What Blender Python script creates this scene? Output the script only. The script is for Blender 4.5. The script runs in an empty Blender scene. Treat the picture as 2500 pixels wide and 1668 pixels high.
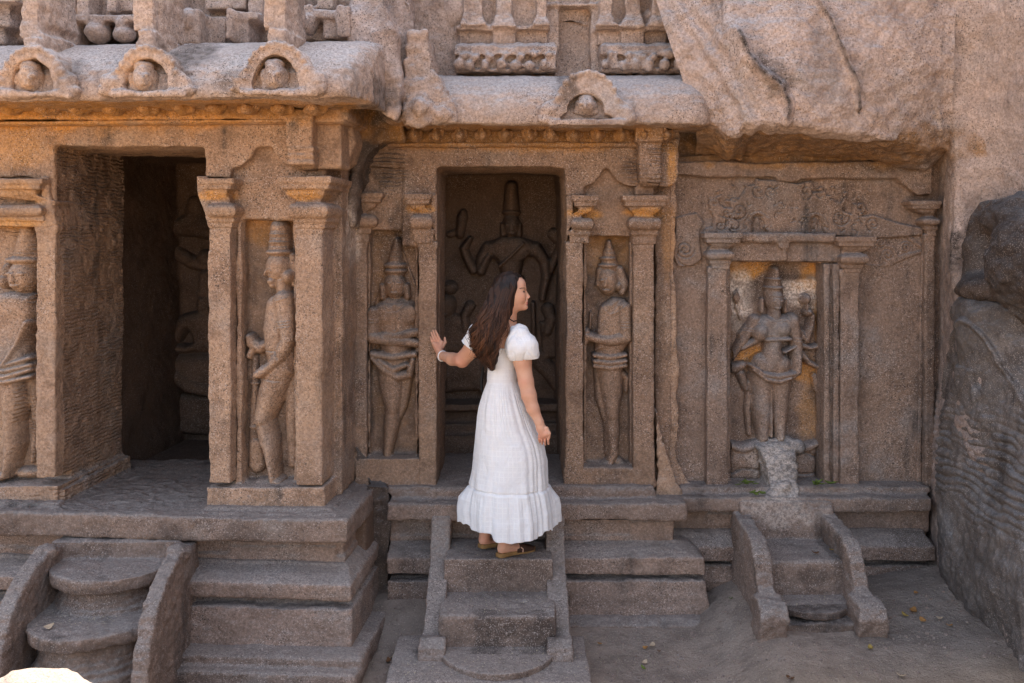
import bpy, bmesh, math, random
import numpy as np
from mathutils import Vector, Matrix
C = bpy.context.scene
rng = np.random.default_rng(7)
random.seed(7)

# ------------------------------------------------------------------ camera, sky, sun
FPX = 2430.0                       # focal length in pixels of the 2500 px wide photograph
CAMZ = 2.45
PITCH = math.atan(253.0 / FPX)
cd = bpy.data.cameras.new('camera'); cam = bpy.data.objects.new('camera', cd)
C.collection.objects.link(cam); C.camera = cam
cd.sensor_width = 36.0; cd.lens = FPX / 2500.0 * 36.0
cd.clip_start = 0.05; cd.clip_end = 500
cam.location = (0, 0, CAMZ); cam.rotation_euler = (math.radians(90) - PITCH, 0, 0)

SUN_EL, SUN_AZ = 57.0, 30.0        # the sun stands behind the rock, so the carved front is in open shade
w = bpy.data.worlds.new('World'); C.world = w; w.use_nodes = True
nt = w.node_tree; nt.nodes.clear()
sk = nt.nodes.new('ShaderNodeTexSky'); sk.sky_type = 'NISHITA'; sk.sun_disc = False
sk.sun_elevation = math.radians(SUN_EL); sk.sun_rotation = math.radians(SUN_AZ)
sk.dust_density = 2.5; sk.air_density = 1.0; sk.ozone_density = 1.0
bg = nt.nodes.new('ShaderNodeBackground'); bg.inputs[1].default_value = 0.15
ow = nt.nodes.new('ShaderNodeOutputWorld')
hs = nt.nodes.new('ShaderNodeHueSaturation'); hs.inputs['Saturation'].default_value = 0.62; nt.links.new(sk.outputs[0], hs.inputs['Color']); nt.links.new(hs.outputs[0], bg.inputs[0]); nt.links.new(bg.outputs[0], ow.inputs[0])
sl = bpy.data.lights.new('sun', 'SUN'); sl.energy = 5.0; sl.angle = math.radians(0.53); sl.color = (1.0, 0.93, 0.82)
so = bpy.data.objects.new('sun', sl); C.collection.objects.link(so)
_a, _e = math.radians(SUN_AZ), math.radians(SUN_EL)
sdir = Vector((math.sin(_a) * math.cos(_e), math.cos(_a) * math.cos(_e), math.sin(_e)))
so.rotation_euler = sdir.to_track_quat('Z', 'Y').to_euler(); so.location = (0, 12, 14)
C.view_settings.view_transform = 'Standard'; C.view_settings.look = 'None'
C.view_settings.exposure = 1.88; C.view_settings.gamma = 1.0
C.cycles.max_bounces = 8; C.cycles.diffuse_bounces = 3

# ------------------------------------------------------------------ numpy noise
def _hash(ix, iy, iz, s):
    h = (ix.astype(np.int64) * 374761393 + iy.astype(np.int64) * 668265263 + iz.astype(np.int64) * 2147483647 + s * 1274126177) & 0xffffffff
    h = ((h ^ (h >> 13)) * 1274126177) & 0xffffffff
    h = (h ^ (h >> 16)) & 0xffffff
    return h.astype(np.float32) / 8388607.5 - 1.0
def vnoise(P, sc, seed=0):
    Q = P * sc; I = np.floor(Q); f = Q - I; f = f * f * (3 - 2 * f)
    I = I.astype(np.int64); ix, iy, iz = I[..., 0], I[..., 1], I[..., 2]; fx, fy, fz = f[..., 0], f[..., 1], f[..., 2]
    r = 0
    for a in (0, 1):
        for b in (0, 1):
            for c in (0, 1):
                r = r + _hash(ix + a, iy + b, iz + c, seed) * (fx if a else 1 - fx) * (fy if b else 1 - fy) * (fz if c else 1 - fz)
    return r
def fbm(P, sc, o=3, seed=0):
    r = 0; a = 1.0
    for k in range(o):
        r = r + a * vnoise(P, sc, seed + k * 17); a *= 0.5; sc *= 2.03
    return r

# ------------------------------------------------------------------ frames: a place on a carved front from where it shows in the photograph
class Frame:
    def __init__(s, yaw=0.0, pivot=(0, 0)):
        s.c, s.s = math.cos(yaw), math.sin(yaw); s.p = pivot
        s.cx, s.cy = s.loc(0, 0)
    def loc(s, x, y):
        dx, dy = x - s.p[0], y - s.p[1]
        return s.p[0] + s.c * dx + s.s * dy, s.p[1] - s.s * dx + s.c * dy
    def world(s, V):
        V = np.asarray(V, float); dx, dy = V[:, 0] - s.p[0], V[:, 1] - s.p[1]
        return np.stack([s.p[0] + s.c * dx - s.s * dy, s.p[1] + s.s * dx + s.c * dy, V[:, 2]], 1)
    def U(s, px, py, d):
        u, v = (px - 1250.0) / FPX, (834.0 - py) / FPX
        cp, sp = math.cos(PITCH), math.sin(PITCH)
        rx, ry, rz = u, cp + v * sp, -sp + v * cp
        lx, ly = s.c * rx + s.s * ry, -s.s * rx + s.c * ry
        t = (d - s.cy) / ly
        return (s.cx + lx * t, d, CAMZ + rz * t)
def project(V):
    V = np.asarray(V, float); cp, sp = math.cos(PITCH), math.sin(PITCH)
    z = V[:, 2] - CAMZ; f = V[:, 1] * cp - z * sp; u = V[:, 1] * sp + z * cp
    return 1250 + FPX * V[:, 0] / f, 834 - FPX * u / f
FL = Frame(math.radians(-4.4), (-1.6, 5.68))
FC = Frame(); FR = Frame()
def zc(ox, oy, k=2.611):           # reads numbers noted on an enlarged view of the photograph
    return lambda L: [(ox + L[i] / k, oy + L[i + 1] / k) for i in range(0, len(L), 2)]

# ------------------------------------------------------------------ naming, parenting
def tag(o, label=None, cat=None, group=None, kind=None):
    if label: o['label'] = label
    if cat: o['category'] = cat
    if group: o['group'] = group
    if kind: o['kind'] = kind
    return o
def empty(name, loc=(0, 0, 0), label=None, cat=None, group=None):
    o = bpy.data.objects.new(name, None); C.collection.objects.link(o); o.location = loc; o.empty_display_size = 0.2
    return tag(o, label, cat, group)
def wloc(o):
    v = Vector((0, 0, 0))
    while o: v += Vector(o.location); o = o.parent
    return v
def link_mesh(name, V, faces, mat, parent=None, smooth=True, attrs=None, uv=None):
    V = np.asarray(V, np.float32); off = wloc(parent) if parent else Vector((0, 0, 0))
    me = bpy.data.meshes.new(name)
    if isinstance(faces, np.ndarray):
        n, k = faces.shape
        me.vertices.add(len(V)); me.vertices.foreach_set('co', (V - np.array(off, np.float32)).ravel())
        me.loops.add(n * k); me.loops.foreach_set('vertex_index', faces.astype(np.int32).ravel())
        me.polygons.add(n); me.polygons.foreach_set('loop_start', np.arange(0, n * k, k, dtype=np.int32))
        me.update(calc_edges=True)
    else:
        me.from_pydata([tuple(Vector(v) - off) for v in V.tolist()], [], faces)
    me.polygons.foreach_set('use_smooth', np.full(len(me.polygons), smooth))
    if attrs:
        for k, a in attrs.items():
            at = me.attributes.new(k, 'FLOAT', 'POINT'); at.data.foreach_set('value', np.asarray(a, np.float32))
    if uv is not None:
        ul = me.uv_layers.new(name='UVMap'); idx = np.empty(len(me.loops), np.int32); me.loops.foreach_get('vertex_index', idx)
        ul.data.foreach_set('uv', np.asarray(uv, np.float32)[idx].ravel())
    me.validate(); me.update()
    if mat: me.materials.append(mat)
    o = bpy.data.objects.new(name, me); C.collection.objects.link(o)
    if parent: o.parent = parent
    return o

# ------------------------------------------------------------------ stone stains (ochre lichen, black algae, pale lime) plus painted bounce glow and shade
SPOTS = []
def spot(kind, px, py, Y, rx, ry, s=1.0, dy=0.6, F=FC):
    c = F.world([F.U(px, py, Y)])[0]; m = Y / FPX
    SPOTS.append((kind, c, rx * m, ry * m, s, dy))
def stain_and_light_attrs(W, N=None):
    out = {k: np.zeros(len(W), np.float32) for k in ('ochre', 'dark', 'pale', 'chisel')}
    if len(W) == 0: return out
    wob = 0.35 * fbm(W, 9.0, 3, 91)
    lo, hi = W.min(0), W.max(0)
    for kind, c, rx, rz, s, dy in SPOTS:
        if c[0] + rx * 1.4 < lo[0] or c[0] - rx * 1.4 > hi[0] or c[2] + rz * 1.4 < lo[2] or c[2] - rz * 1.4 > hi[2] or c[1] + dy < lo[1] or c[1] - dy > hi[1]: continue
        d = np.sqrt(((W[:, 0] - c[0]) / rx) ** 2 + ((W[:, 2] - c[2]) / rz) ** 2) + wob
        a = np.clip((1.1 - d) / 0.45, 0, 1) * (np.abs(W[:, 1] - c[1]) < dy) * s
        out[kind] = np.maximum(out[kind], a)
    return out

# ------------------------------------------------------------------ carved stone pieces
class Stone:
    """collects closed prims in the local coordinates of a frame and fuses them into ONE worn, rough stone mesh"""
    def __init__(s, F=FC): s.F = F; s.V = []; s.P = []
    def add(s, V, P):
        b = len(s.V); s.V += [tuple(v) for v in V]; s.P += [[b + i for i in f] for f in P]; return s
    def prism(s, pts, d0, d1, dref=None, taper=0.0):
        dref = d0 if dref is None else dref
        L = [s.F.U(x, y, dref) for x, y in pts]; n = len(L)
        cx = sum(p[0] for p in L) / n; cz = sum(p[2] for p in L) / n
        V = [(cx + (p[0] - cx) * (1 - taper), d0, cz + (p[2] - cz) * (1 - taper)) for p in L] + [(p[0], d1, p[2]) for p in L]
        return s.add(V, [list(range(n)), list(range(2 * n - 1, n - 1, -1))] + [[i, i + n, (i + 1) % n + n, (i + 1) % n] for i in range(n)])
    def box(s, xa, ya, xb, yb, d0, d1, dref=None):
        return s.prism([(xa, ya), (xb, ya), (xb, yb), (xa, yb)], d0, d1, dref)
    def stack(s, lv, dback, dref=None, inset=True):
        """rectangles stacked from top to bottom: (py, x left, x right, front depth)"""
        R = []
        for py, xa, xb, d in lv:
            z = s.F.U(1250, py, d)[2]; dr = d if dref is None else dref
            a = s.F.U(xa, py, dr)[0]; b = s.F.U(xb, py, dr)[0]
            R += [(a, d, z), (b, d, z), (b, dback, z), (a, dback, z)]
        n = len(lv); P = [[0, 3, 2, 1]] + [[4 * (n - 1) + i for i in (0, 1, 2, 3)]]
        for k in range(n - 1):
            for i in range(4):
                j = (i + 1) % 4; P.append([4 * k + i, 4 * k + j, 4 * k + 4 + j, 4 * k + 4 + i])
        return s.add(R, P)
    def mould(s, stations, prof, dref):
        """a profile [(depth, py)] carried along stations [(px, setback)]"""
        V = []; n = len(prof)
        for px, sb in stations:
            x = s.F.U(px, 600, dref)[0]
            for k, (d, py) in enumerate(prof):
                z = s.F.U(1250, py, d)[2]; f = 1.0 if (k not in (n - 1,)) else 1.0
                V.append((x, d + sb, z))
        m = len(stations); P = [list(range(n)), list(range(m * n - 1, (m - 1) * n - 1, -1))]
        for a in range(m - 1):
            for i in range(n):
                j = (i + 1) % n; P.append([a * n + i, (a + 1) * n + i, (a + 1) * n + j, a * n + j])
        return s.add(V, P)
    def yz(s, xa, xb, pts):
        """a side outline [(y, z)] in metres between two x in metres"""
        n = len(pts); V = [(xa, y, z) for y, z in pts] + [(xb, y, z) for y, z in pts]
        return s.add(V, [list(range(n)), list(range(2 * n - 1, n - 1, -1))] + [[i, i + n, (i + 1) % n + n, (i + 1) % n] for i in range(n)])
    def ball(s, px, py, d, rx, ry, rd, seg=14):
        c = s.F.U(px, py, d); m = d / FPX; return s.ballm(c, rx * m, rd, ry * m, seg)
    def ballm(s, c, rx, ry, rz, seg=14):
        V = [(c[0], c[1], c[2] + rz)]; P = []; rings = seg // 2
        for i in range(1, rings):
            a = math.pi * i / rings
            for j in range(seg):
                b = 2 * math.pi * j / seg
                V.append((c[0] + rx * math.sin(a) * math.cos(b), c[1] + ry * math.sin(a) * math.sin(b), c[2] + rz * math.cos(a)))
        V.append((c[0], c[1], c[2] - rz)); e = len(V) - 1
        for j in range(seg):
            k = (j + 1) % seg; P.append([0, 1 + j, 1 + k]); P.append([e, e - seg + k, e - seg + j])
            for i in range(rings - 2): P.append([1 + i * seg + j, 1 + (i + 1) * seg + j, 1 + (i + 1) * seg + k, 1 + i * seg + k])
        return s.add(V, P)
    def disc(s, cx, cy, r, z0, z1, seg=40, ry=None, a0=0, a1=2 * math.pi):
        ry = ry or r
        V = [(cx + r * math.cos(a0 + (a1 - a0) * i / seg), cy + ry * math.sin(a0 + (a1 - a0) * i / seg), z) for z in (z0, z1) for i in range(seg)]
        return s.add(V, [list(range(seg))[::-1], list(range(seg, 2 * seg))] + [[i, (i + 1) % seg, (i + 1) % seg + seg, i + seg] for i in range(seg)])
    def done(s, name, parent, vox=0.012, smooth=2, amp=0.006, big=0.010, mat=None, warp=None, seed=0):
        me = bpy.data.meshes.new('tmp'); W = s.F.world(s.V)
        me.from_pydata(W.tolist(), [], s.P); me.validate()
        bm = bmesh.new(); bm.from_mesh(me); bmesh.ops.recalc_face_normals(bm, faces=bm.faces)
        bmesh.ops.triangulate(bm, faces=[f for f in bm.faces if len(f.verts) > 4], ngon_method='EAR_CLIP'); bm.to_mesh(me); bm.free()
        o = bpy.data.objects.new('tmp', me); C.collection.objects.link(o)
        m = o.modifiers.new('r', 'REMESH'); m.mode = 'VOXEL'; m.voxel_size = vox; m.adaptivity = 0.0
        if smooth:
            m = o.modifiers.new('s', 'SMOOTH'); m.factor = 0.5; m.iterations = smooth
        dg = bpy.context.evaluated_depsgraph_get(); ev = o.evaluated_get(dg); em = ev.to_mesh()
        n = len(em.vertices); V = np.empty(n * 3, np.float32); em.vertices.foreach_get('co', V); V = V.reshape(-1, 3)
        N = np.empty(n * 3, np.float32); em.vertex_normals.foreach_get('vector', N); N = N.reshape(-1, 3)
        F4 = np.empty(len(em.loops), np.int32); em.loops.foreach_get('vertex_index', F4)
        ls = np.empty(len(em.polygons), np.int32); em.polygons.foreach_get('loop_total', ls)
        faces = F4.reshape(-1, 4) if (ls == 4).all() else [list(p.vertices) for p in em.polygons]
        ev.to_mesh_clear(); bpy.data.objects.remove(o); bpy.data.meshes.remove(me)
        V = rough(V, N, amp, big, seed)
        if warp is not None: V = V + warp(V, N)
        return link_mesh(name, V, faces, mat or stone_for(parent), parent, attrs=stain_and_light_attrs(V))
def stone_for(parent):
    r = parent
    while r is not None and r.parent: r = r.parent
    return STONE_OF.get(r.name if r else '', M_STONE)
STONE_OF = {}
def rough(V, N, amp, big, seed=0):
    h = amp * 0.7 * fbm(V, 26.0, 3, 3 + seed) + big * fbm(V, 3.1, 3, 11 + seed)
    pit = np.clip(vnoise(V, 14.0, 41) - 0.45, 0, 1) * -amp * 1.6
    return V + N * (h + pit)[:, None]

# ------------------------------------------------------------------ relief: figures carved out of a wall, heights over a plane
class Relief:
    def __init__(s, F, d0, x0, y0, x1, y1, res=0.005, dm=0.05):
        s.F, s.d0 = F, d0; a = F.U(x0, y1, d0 - dm); b = F.U(x1, y0, d0 - dm)
        nx, nz = int((b[0] - a[0]) / res) + 1, int((b[2] - a[2]) / res) + 1
        s.X, s.Z = np.meshgrid(np.linspace(a[0], b[0], nx), np.linspace(a[2], b[2], nz))
        W = F.world(np.stack([s.X.ravel(), np.full(s.X.size, d0 - dm), s.Z.ravel()], 1))
        px, py = project(W); s.px = px.reshape(s.X.shape); s.py = py.reshape(s.X.shape)
        s.h = np.full(s.X.shape, -0.02); s.m = d0 / FPX
    def _mx(s, v, k=0.010):
        hh = np.clip(0.5 + 0.5 * (v - s.h) / k, 0, 1); s.h = np.where(v < -0.5, s.h, s.h * (1 - hh) + v * hh + k * hh * (1 - hh))
    def cap(s, pts, r, h=None, base=0.0, k=0.010):
        """tapered limb through pts [(x, y)], radii r (px), relief height h (m)"""
        if not isinstance(r, (list, tuple)): r = [r] * len(pts)
        k = max(k, getattr(s, 'K', 0))
        best = np.full(s.h.shape, -9.0)
        for i in range(len(pts) - 1):
            (ax, ay), (bx, by) = pts[i], pts[i + 1]; dx, dy = bx - ax, by - ay
            t = np.clip(((s.px - ax) * dx + (s.py - ay) * dy) / (dx * dx + dy * dy + 1e-9), 0, 1)
            d = np.hypot(s.px - ax - t * dx, s.py - ay - t * dy); rr = r[i] + (r[i + 1] - r[i]) * t
            q = 1 - (d / rr) ** 2; hh = (h if h is not None else rr * s.m * 0.9)
            best = np.maximum(best, np.where(q > 0, base + hh * np.sqrt(np.maximum(q, 0)), -9.0))
        s._mx(best, k); return s
    def ell(s, cx, cy, rx, ry, h, base=0.0, rot=0.0, k=0.010, p=2.0):
        c, n = math.cos(math.radians(rot)), math.sin(math.radians(rot)); X = (s.px - cx) * c + (s.py - cy) * n; Y = -(s.px - cx) * n + (s.py - cy) * c
        q = 1 - np.abs(X / rx) ** p - np.abs(Y / ry) ** p
        s._mx(np.where(q > 0, base + h * np.sqrt(np.maximum(q, 0)), -9.0), k); return s
    def sdpoly(s, pts):
        d = np.full(s.h.shape, 1e9); ins = np.zeros(s.h.shape, bool); n = len(pts)
        for i in range(n):
            (ax, ay), (bx, by) = pts[i], pts[(i + 1) % n]; dx, dy = bx - ax, by - ay
            t = np.clip(((s.px - ax) * dx + (s.py - ay) * dy) / (dx * dx + dy * dy + 1e-9), 0, 1)
            d = np.minimum(d, np.hypot(s.px - ax - t * dx, s.py - ay - t * dy))
            if ay != by:
                c = ((ay > s.py) != (by > s.py)) & (s.px < (bx - ax) * (s.py - ay) / (by - ay) + ax); ins ^= c
        return np.where(ins, d, -d)
    def poly(s, pts, h, edge=8.0, base=0.0, k=0.008):
        d = s.sdpoly(pts); q = np.clip(d / edge, 0, 1)
        s._mx(np.where(d > 0, base + h * np.sqrt(1 - (1 - q) ** 2), -9.0), k); return s
    def groove(s, pts, w, dep):
        """a cut line (dep > 0) or a raised thread (dep < 0)"""
        best = np.zeros(s.h.shape)
        for i in range(len(pts) - 1):
            (ax, ay), (bx, by) = pts[i], pts[i + 1]; dx, dy = bx - ax, by - ay
            t = np.clip(((s.px - ax) * dx + (s.py - ay) * dy) / (dx * dx + dy * dy + 1e-9), 0, 1)
            d = np.hypot(s.px - ax - t * dx, s.py - ay - t * dy) / w
            best = np.maximum(best, np.clip(1 - d * d, 0, 1))
        s.h = np.where(s.h > 0.0, s.h - dep * best, s.h); return s
    def done(s, name, parent, mat=None, amp=0.003, big=0.004, cut=0.002, full=False):
        h = s.h.copy(); L = np.stack([s.X.ravel(), s.d0 - h.ravel(), s.Z.ravel()], 1); W = s.F.world(L)
        n = (amp * fbm(W, 30.0, 3, 5) + big * fbm(W, 5.0, 2, 9)).reshape(h.shape)
        on = np.ones(h.shape, bool) if full else h > cut
        if full: h = np.maximum(h, 0.0)
        h = np.where(on, h + n, -0.03)
        f = on[:-1, :-1] | on[1:, :-1] | on[:-1, 1:] | on[1:, 1:]
        L = np.stack([s.X.ravel(), s.d0 - h.ravel(), s.Z.ravel()], 1); W = s.F.world(L)
        ny, nx = h.shape; I = np.arange(ny * nx).reshape(ny, nx)
        Q = np.stack([I[:-1, :-1][f], I[:-1, 1:][f], I[1:, 1:][f], I[1:, :-1][f]], 1)
        u, inv = np.unique(Q.ravel(), return_inverse=True)
        return link_mesh(name, W[u], inv.reshape(-1, 4), mat or stone_for(parent), parent, attrs=stain_and_light_attrs(W[u]))

# ------------------------------------------------------------------ signed distance bodies, meshed by surface nets
class Body:
    def __init__(s, lo, hi, res):
        s.lo = np.array(lo, float); s.res = res; s.n = np.ceil((np.array(hi) - s.lo) / res).astype(int) + 1
        s.f = np.full(s.n, 0.08, np.float32)
    def _box(s, lo, hi, m):
        a = np.clip(np.floor((np.minimum(lo, hi) - m - s.lo) / s.res).astype(int), 0, s.n - 1)
        b = np.clip(np.ceil((np.maximum(lo, hi) + m - s.lo) / s.res).astype(int) + 1, 1, s.n)
        g = np.meshgrid(*[s.lo[i] + np.arange(a[i], b[i]) * s.res for i in range(3)], indexing='ij')
        return tuple(slice(a[i], b[i]) for i in range(3)), g
    def _mix(s, sl, d, k, sub=False):
        f = s.f[sl]; d = d.astype(np.float32)
        if sub:
            h = np.clip(0.5 - 0.5 * (f + d) / k, 0, 1); s.f[sl] = f * (1 - h) - d * h + k * h * (1 - h)
        else:
            h = np.clip(0.5 + 0.5 * (f - d) / k, 0, 1); s.f[sl] = f * (1 - h) + d * h - k * h * (1 - h)
    def cone(s, a, ra, b, rb, k=0.01, sub=False):
        a, b = np.array(a, float), np.array(b, float); m = max(ra, rb) + k + 0.03
        sl, (X, Y, Z) = s._box(a, b, m); d = b - a; L = d.dot(d) + 1e-12
        t = np.clip(((X - a[0]) * d[0] + (Y - a[1]) * d[1] + (Z - a[2]) * d[2]) / L, 0, 1)
        v = np.sqrt((X - a[0] - t * d[0]) ** 2 + (Y - a[1] - t * d[1]) ** 2 + (Z - a[2] - t * d[2]) ** 2) - (ra + (rb - ra) * t)
        s._mix(sl, v, k, sub); return s
    def chain(s, pts, rs, k=0.01):
        for i in range(len(pts) - 1): s.cone(pts[i], rs[i], pts[i + 1], rs[i + 1], k)
        return s
    def ell(s, c, r, k=0.01, rot=None, sub=False):
        c, r = np.array(c, float), np.array(r, float); m = r.max() + k + 0.03
        sl, (X, Y, Z) = s._box(c, c, m); P = np.stack([X - c[0], Y - c[1], Z - c[2]], -1)
        if rot is not None: P = P @ np.array(rot)
        q = P / r; l = np.sqrt((q ** 2).sum(-1)); g = np.sqrt(((P / r ** 2) ** 2).sum(-1)) + 1e-9
        s._mix(sl, np.where(l < 1e-4, -r.min(), l * (l - 1) / g), k, sub); return s
    def mesh(s):
        f = s.f; inside = f < 0; n = s.n
        c = [inside[i:n[0] - 1 + i, j:n[1] - 1 + j, k:n[2] - 1 + k] for i in (0, 1) for j in (0, 1) for k in (0, 1)]
        cnt = sum(x.astype(np.int8) for x in c); act = (cnt > 0) & (cnt < 8); idx = np.argwhere(act)
        vid = np.full(act.shape, -1, np.int64); vid[act] = np.arange(len(idx))
        acc = np.zeros((len(idx), 3)); num = np.zeros(len(idx)); off = [(i, j, k) for i in (0, 1) for j in (0, 1) for k in (0, 1)]
        cv = {o: f[idx[:, 0] + o[0], idx[:, 1] + o[1], idx[:, 2] + o[2]] for o in off}
        for o in off:
            for ax in range(3):
                if o[ax]: continue
                p = list(o); p[ax] = 1; p = tuple(p); A, B = cv[o], cv[p]; x = (A < 0) != (B < 0)
                t = np.where(x, A / np.where(x, A - B, 1), 0)
                e = np.array(o, float)[None, :] + t[:, None] * (np.arange(3) == ax)[None, :]
                acc += e * x[:, None]; num += x
        V = s.lo + (idx + acc / num[:, None]) * s.res; Q = []
        for ax in range(3):
            sl0 = [slice(1, n[i] - 1) for i in range(3)]; sl1 = list(sl0); sl0[ax] = slice(0, n[ax] - 1); sl1[ax] = slice(1, n[ax])
            A, B = inside[tuple(sl0)], inside[tuple(sl1)]; base = np.array([0 if i == ax else 1 for i in range(3)])
            b, c2 = [i for i in range(3) if i != ax]
            if ax == 1: b, c2 = c2, b
            for cond, flip in ((A & ~B, False), (~A & B, True)):
                e = np.argwhere(cond) + base
                if len(e) == 0: continue
                eb = np.zeros(3, int); eb[b] = 1; ec = np.zeros(3, int); ec[c2] = 1
                q = [vid[tuple((e - eb - ec).T)], vid[tuple((e - ec).T)], vid[tuple(e.T)], vid[tuple((e - eb).T)]]
                if flip: q = q[::-1]
                Q.append(np.stack(q, 1))
        return V, np.concatenate(Q)
# ------------------------------------------------------------------ procedural materials
def nodes_of(name):
    m = bpy.data.materials.new(name); m.use_nodes = True; t = m.node_tree; t.nodes.clear()
    o = t.nodes.new('ShaderNodeOutputMaterial'); b = t.nodes.new('ShaderNodeBsdfPrincipled'); t.links.new(b.outputs[0], o.inputs[0])
    return m, t, b
class NG:
    def __init__(s, t): s.t = t; s.pos = t.nodes.new('ShaderNodeNewGeometry').outputs['Position']
    def inp(s, n, i, v):
        if v is None: return
        if hasattr(v, 'is_linked') or hasattr(v, 'links'): s.t.links.new(v, n.inputs[i])
        else: n.inputs[i].default_value = v
    def noise(s, sc, det=3, rough=0.55, vec=None, dist=0.0):
        n = s.t.nodes.new('ShaderNodeTexNoise'); s.inp(n, 'Vector', vec if vec is not None else s.pos)
        n.inputs['Scale'].default_value = sc; n.inputs['Detail'].default_value = det; n.inputs['Roughness'].default_value = rough; n.inputs['Distortion'].default_value = dist
        return n.outputs['Fac']
    def voro(s, sc, vec=None, out='Distance', feat='F1'):
        n = s.t.nodes.new('ShaderNodeTexVoronoi'); n.feature = feat; s.inp(n, 'Vector', vec if vec is not None else s.pos); n.inputs['Scale'].default_value = sc
        return n.outputs[out]
    def stretch(s, x, y, z):
        n = s.t.nodes.new('ShaderNodeMapping'); s.inp(n, 'Vector', s.pos); n.inputs['Scale'].default_value = (x, y, z); return n.outputs[0]
    def ramp(s, f, a, b, lo=0.0, hi=1.0):
        n = s.t.nodes.new('ShaderNodeMapRange'); n.interpolation_type = 'SMOOTHSTEP'; s.inp(n, 0, f); n.inputs[1].default_value = a; n.inputs[2].default_value = b
        n.inputs[3].default_value = lo; n.inputs[4].default_value = hi; return n.outputs[0]
    def math(s, op, a, b=None, c=None):
        n = s.t.nodes.new('ShaderNodeMath'); n.operation = op; s.inp(n, 0, a); s.inp(n, 1, b); s.inp(n, 2, c); return n.outputs[0]
    def mix(s, f, a, b, mode='MIX'):
        n = s.t.nodes.new('ShaderNodeMix'); n.data_type = 'RGBA'; n.blend_type = mode
        s.inp(n, 0, f); s.inp(n, 6, a); s.inp(n, 7, b); return n.outputs[2]
    def attr(s, name):
        n = s.t.nodes.new('ShaderNodeAttribute'); n.attribute_name = name; return n.outputs['Fac']
    def bump(s, h, st, dist, prev=None):
        n = s.t.nodes.new('ShaderNodeBump'); n.inputs['Strength'].default_value = st; n.inputs['Distance'].default_value = dist; s.inp(n, 'Height', h)
        if prev is not None: s.inp(n, 'Normal', prev)
        return n.outputs[0]
def c4(r, g, b): return (r, g, b, 1.0)
def stone(name, base, warm, grey, patina=0.5, grain=1.0, streak=0.5):
    """granite: pink brown body, black and pale grains, grey film of weathering and painted skylight on upward faces, algae streaks"""
    m, t, b = nodes_of(name); g = NG(t)
    big = g.ramp(g.noise(1.6, 4), 0.35, 0.68); mid = g.ramp(g.noise(7.0, 4, 0.6), 0.35, 0.7)
    col = g.mix(big, c4(*base), c4(*warm)); col = g.mix(g.math('MULTIPLY', mid, 0.5), col, c4(*[x * 0.62 for x in base])); col = g.mix(g.math('MULTIPLY', g.ramp(g.noise(3.1, 6, 0.68), 0.52, 0.66), 0.55), col, c4(base[0] * .42, base[1] * .38, base[2] * .36))
    # weathering film with sky grey painted in: on faces that look up, and in broad patches
    nz = t.nodes.new('ShaderNodeSeparateXYZ'); ge = t.nodes.new('ShaderNodeNewGeometry'); t.links.new(ge.outputs['True Normal'], nz.inputs[0])
    up = g.ramp(nz.outputs[2], 0.25, 0.85); pat = g.ramp(g.noise(2.6, 5, 0.62), 0.50, 0.72)
    film = g.math('MINIMUM', g.math('ADD', g.math('MULTIPLY', up, 0.75), g.math('MULTIPLY', pat, patina)), 0.9)
    col = g.mix(film, col, c4(*grey))
    # black algae that ran down in streaks
    st = g.ramp(g.noise(1.0, 5, 0.65, g.stretch(4.6, 4.6, 0.7)), 0.54, 0.72); st2 = g.ramp(g.noise(2.3, 4, 0.6), 0.40, 0.60)
    col = g.mix(g.math('MULTIPLY', g.math('MULTIPLY', st, st2), streak), col, c4(0.055, 0.048, 0.045))
    # stains, painted glow and painted shade stored on the stone
    brk = g.ramp(g.noise(30, 4, 0.7), 0.38, 0.62); brk2 = g.ramp(g.noise(11, 4, 0.7), 0.3, 0.6)
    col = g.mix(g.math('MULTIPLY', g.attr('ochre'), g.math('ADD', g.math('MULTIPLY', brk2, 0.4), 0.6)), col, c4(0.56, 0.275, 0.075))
    col = g.mix(g.math('MULTIPLY', g.attr('pale'), g.math('ADD', g.math('MULTIPLY', brk, 0.7), 0.3)), col, c4(0.74, 0.62, 0.53))
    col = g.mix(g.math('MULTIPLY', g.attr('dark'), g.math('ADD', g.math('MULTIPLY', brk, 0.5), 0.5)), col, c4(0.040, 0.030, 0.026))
    pt = t.nodes.new('ShaderNodeNewGeometry').outputs['Pointiness']; col = g.mix(g.math('MULTIPLY', g.ramp(pt, 0.515, 0.60), 0.30), col, c4(*[min(1, x * 1.35 + .04) for x in base]))
    # grains of mica, feldspar and quartz
    v1 = g.ramp(g.noise(118, 2, 0.5), 0.36, 0.43, 1, 0); v2 = g.ramp(g.noise(140, 2, 0.5, g.stretch(1, 1, 1.1)), 0.57, 0.66)
    v3 = g.noise(60, 3, 0.6); gp = g.ramp(g.noise(2.2, 4, 0.6), 0.35, 0.65, 0.35, 1.15)
    col = g.mix(g.math('MULTIPLY', g.math('MULTIPLY', v1, gp), 0.70 * grain), col, c4(0.05, 0.038, 0.034)); col = g.mix(g.math('MULTIPLY', g.math('MULTIPLY', v2, gp), 0.42 * grain), col, c4(0.72, 0.60, 0.54))
    col = g.mix(0.85 * grain, col, g.ramp(v3, 0.3, 0.7, 0.74, 1.2), 'MULTIPLY')
    t.links.new(col, b.inputs['Base Color']); b.inputs['Roughness'].default_value = 0.88; b.inputs['Specular IOR Level'].default_value = 0.25
    h = g.math('ADD', g.noise(70, 4, 0.65), g.math('MULTIPLY', g.noise(18, 4, 0.6), 1.4)); nb = g.bump(h, 0.75, 0.008)
    wv = t.nodes.new('ShaderNodeTexWave'); wv.wave_type = 'BANDS'; wv.bands_direction = 'Z'; g.inp(wv, 'Vector', g.pos)
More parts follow.
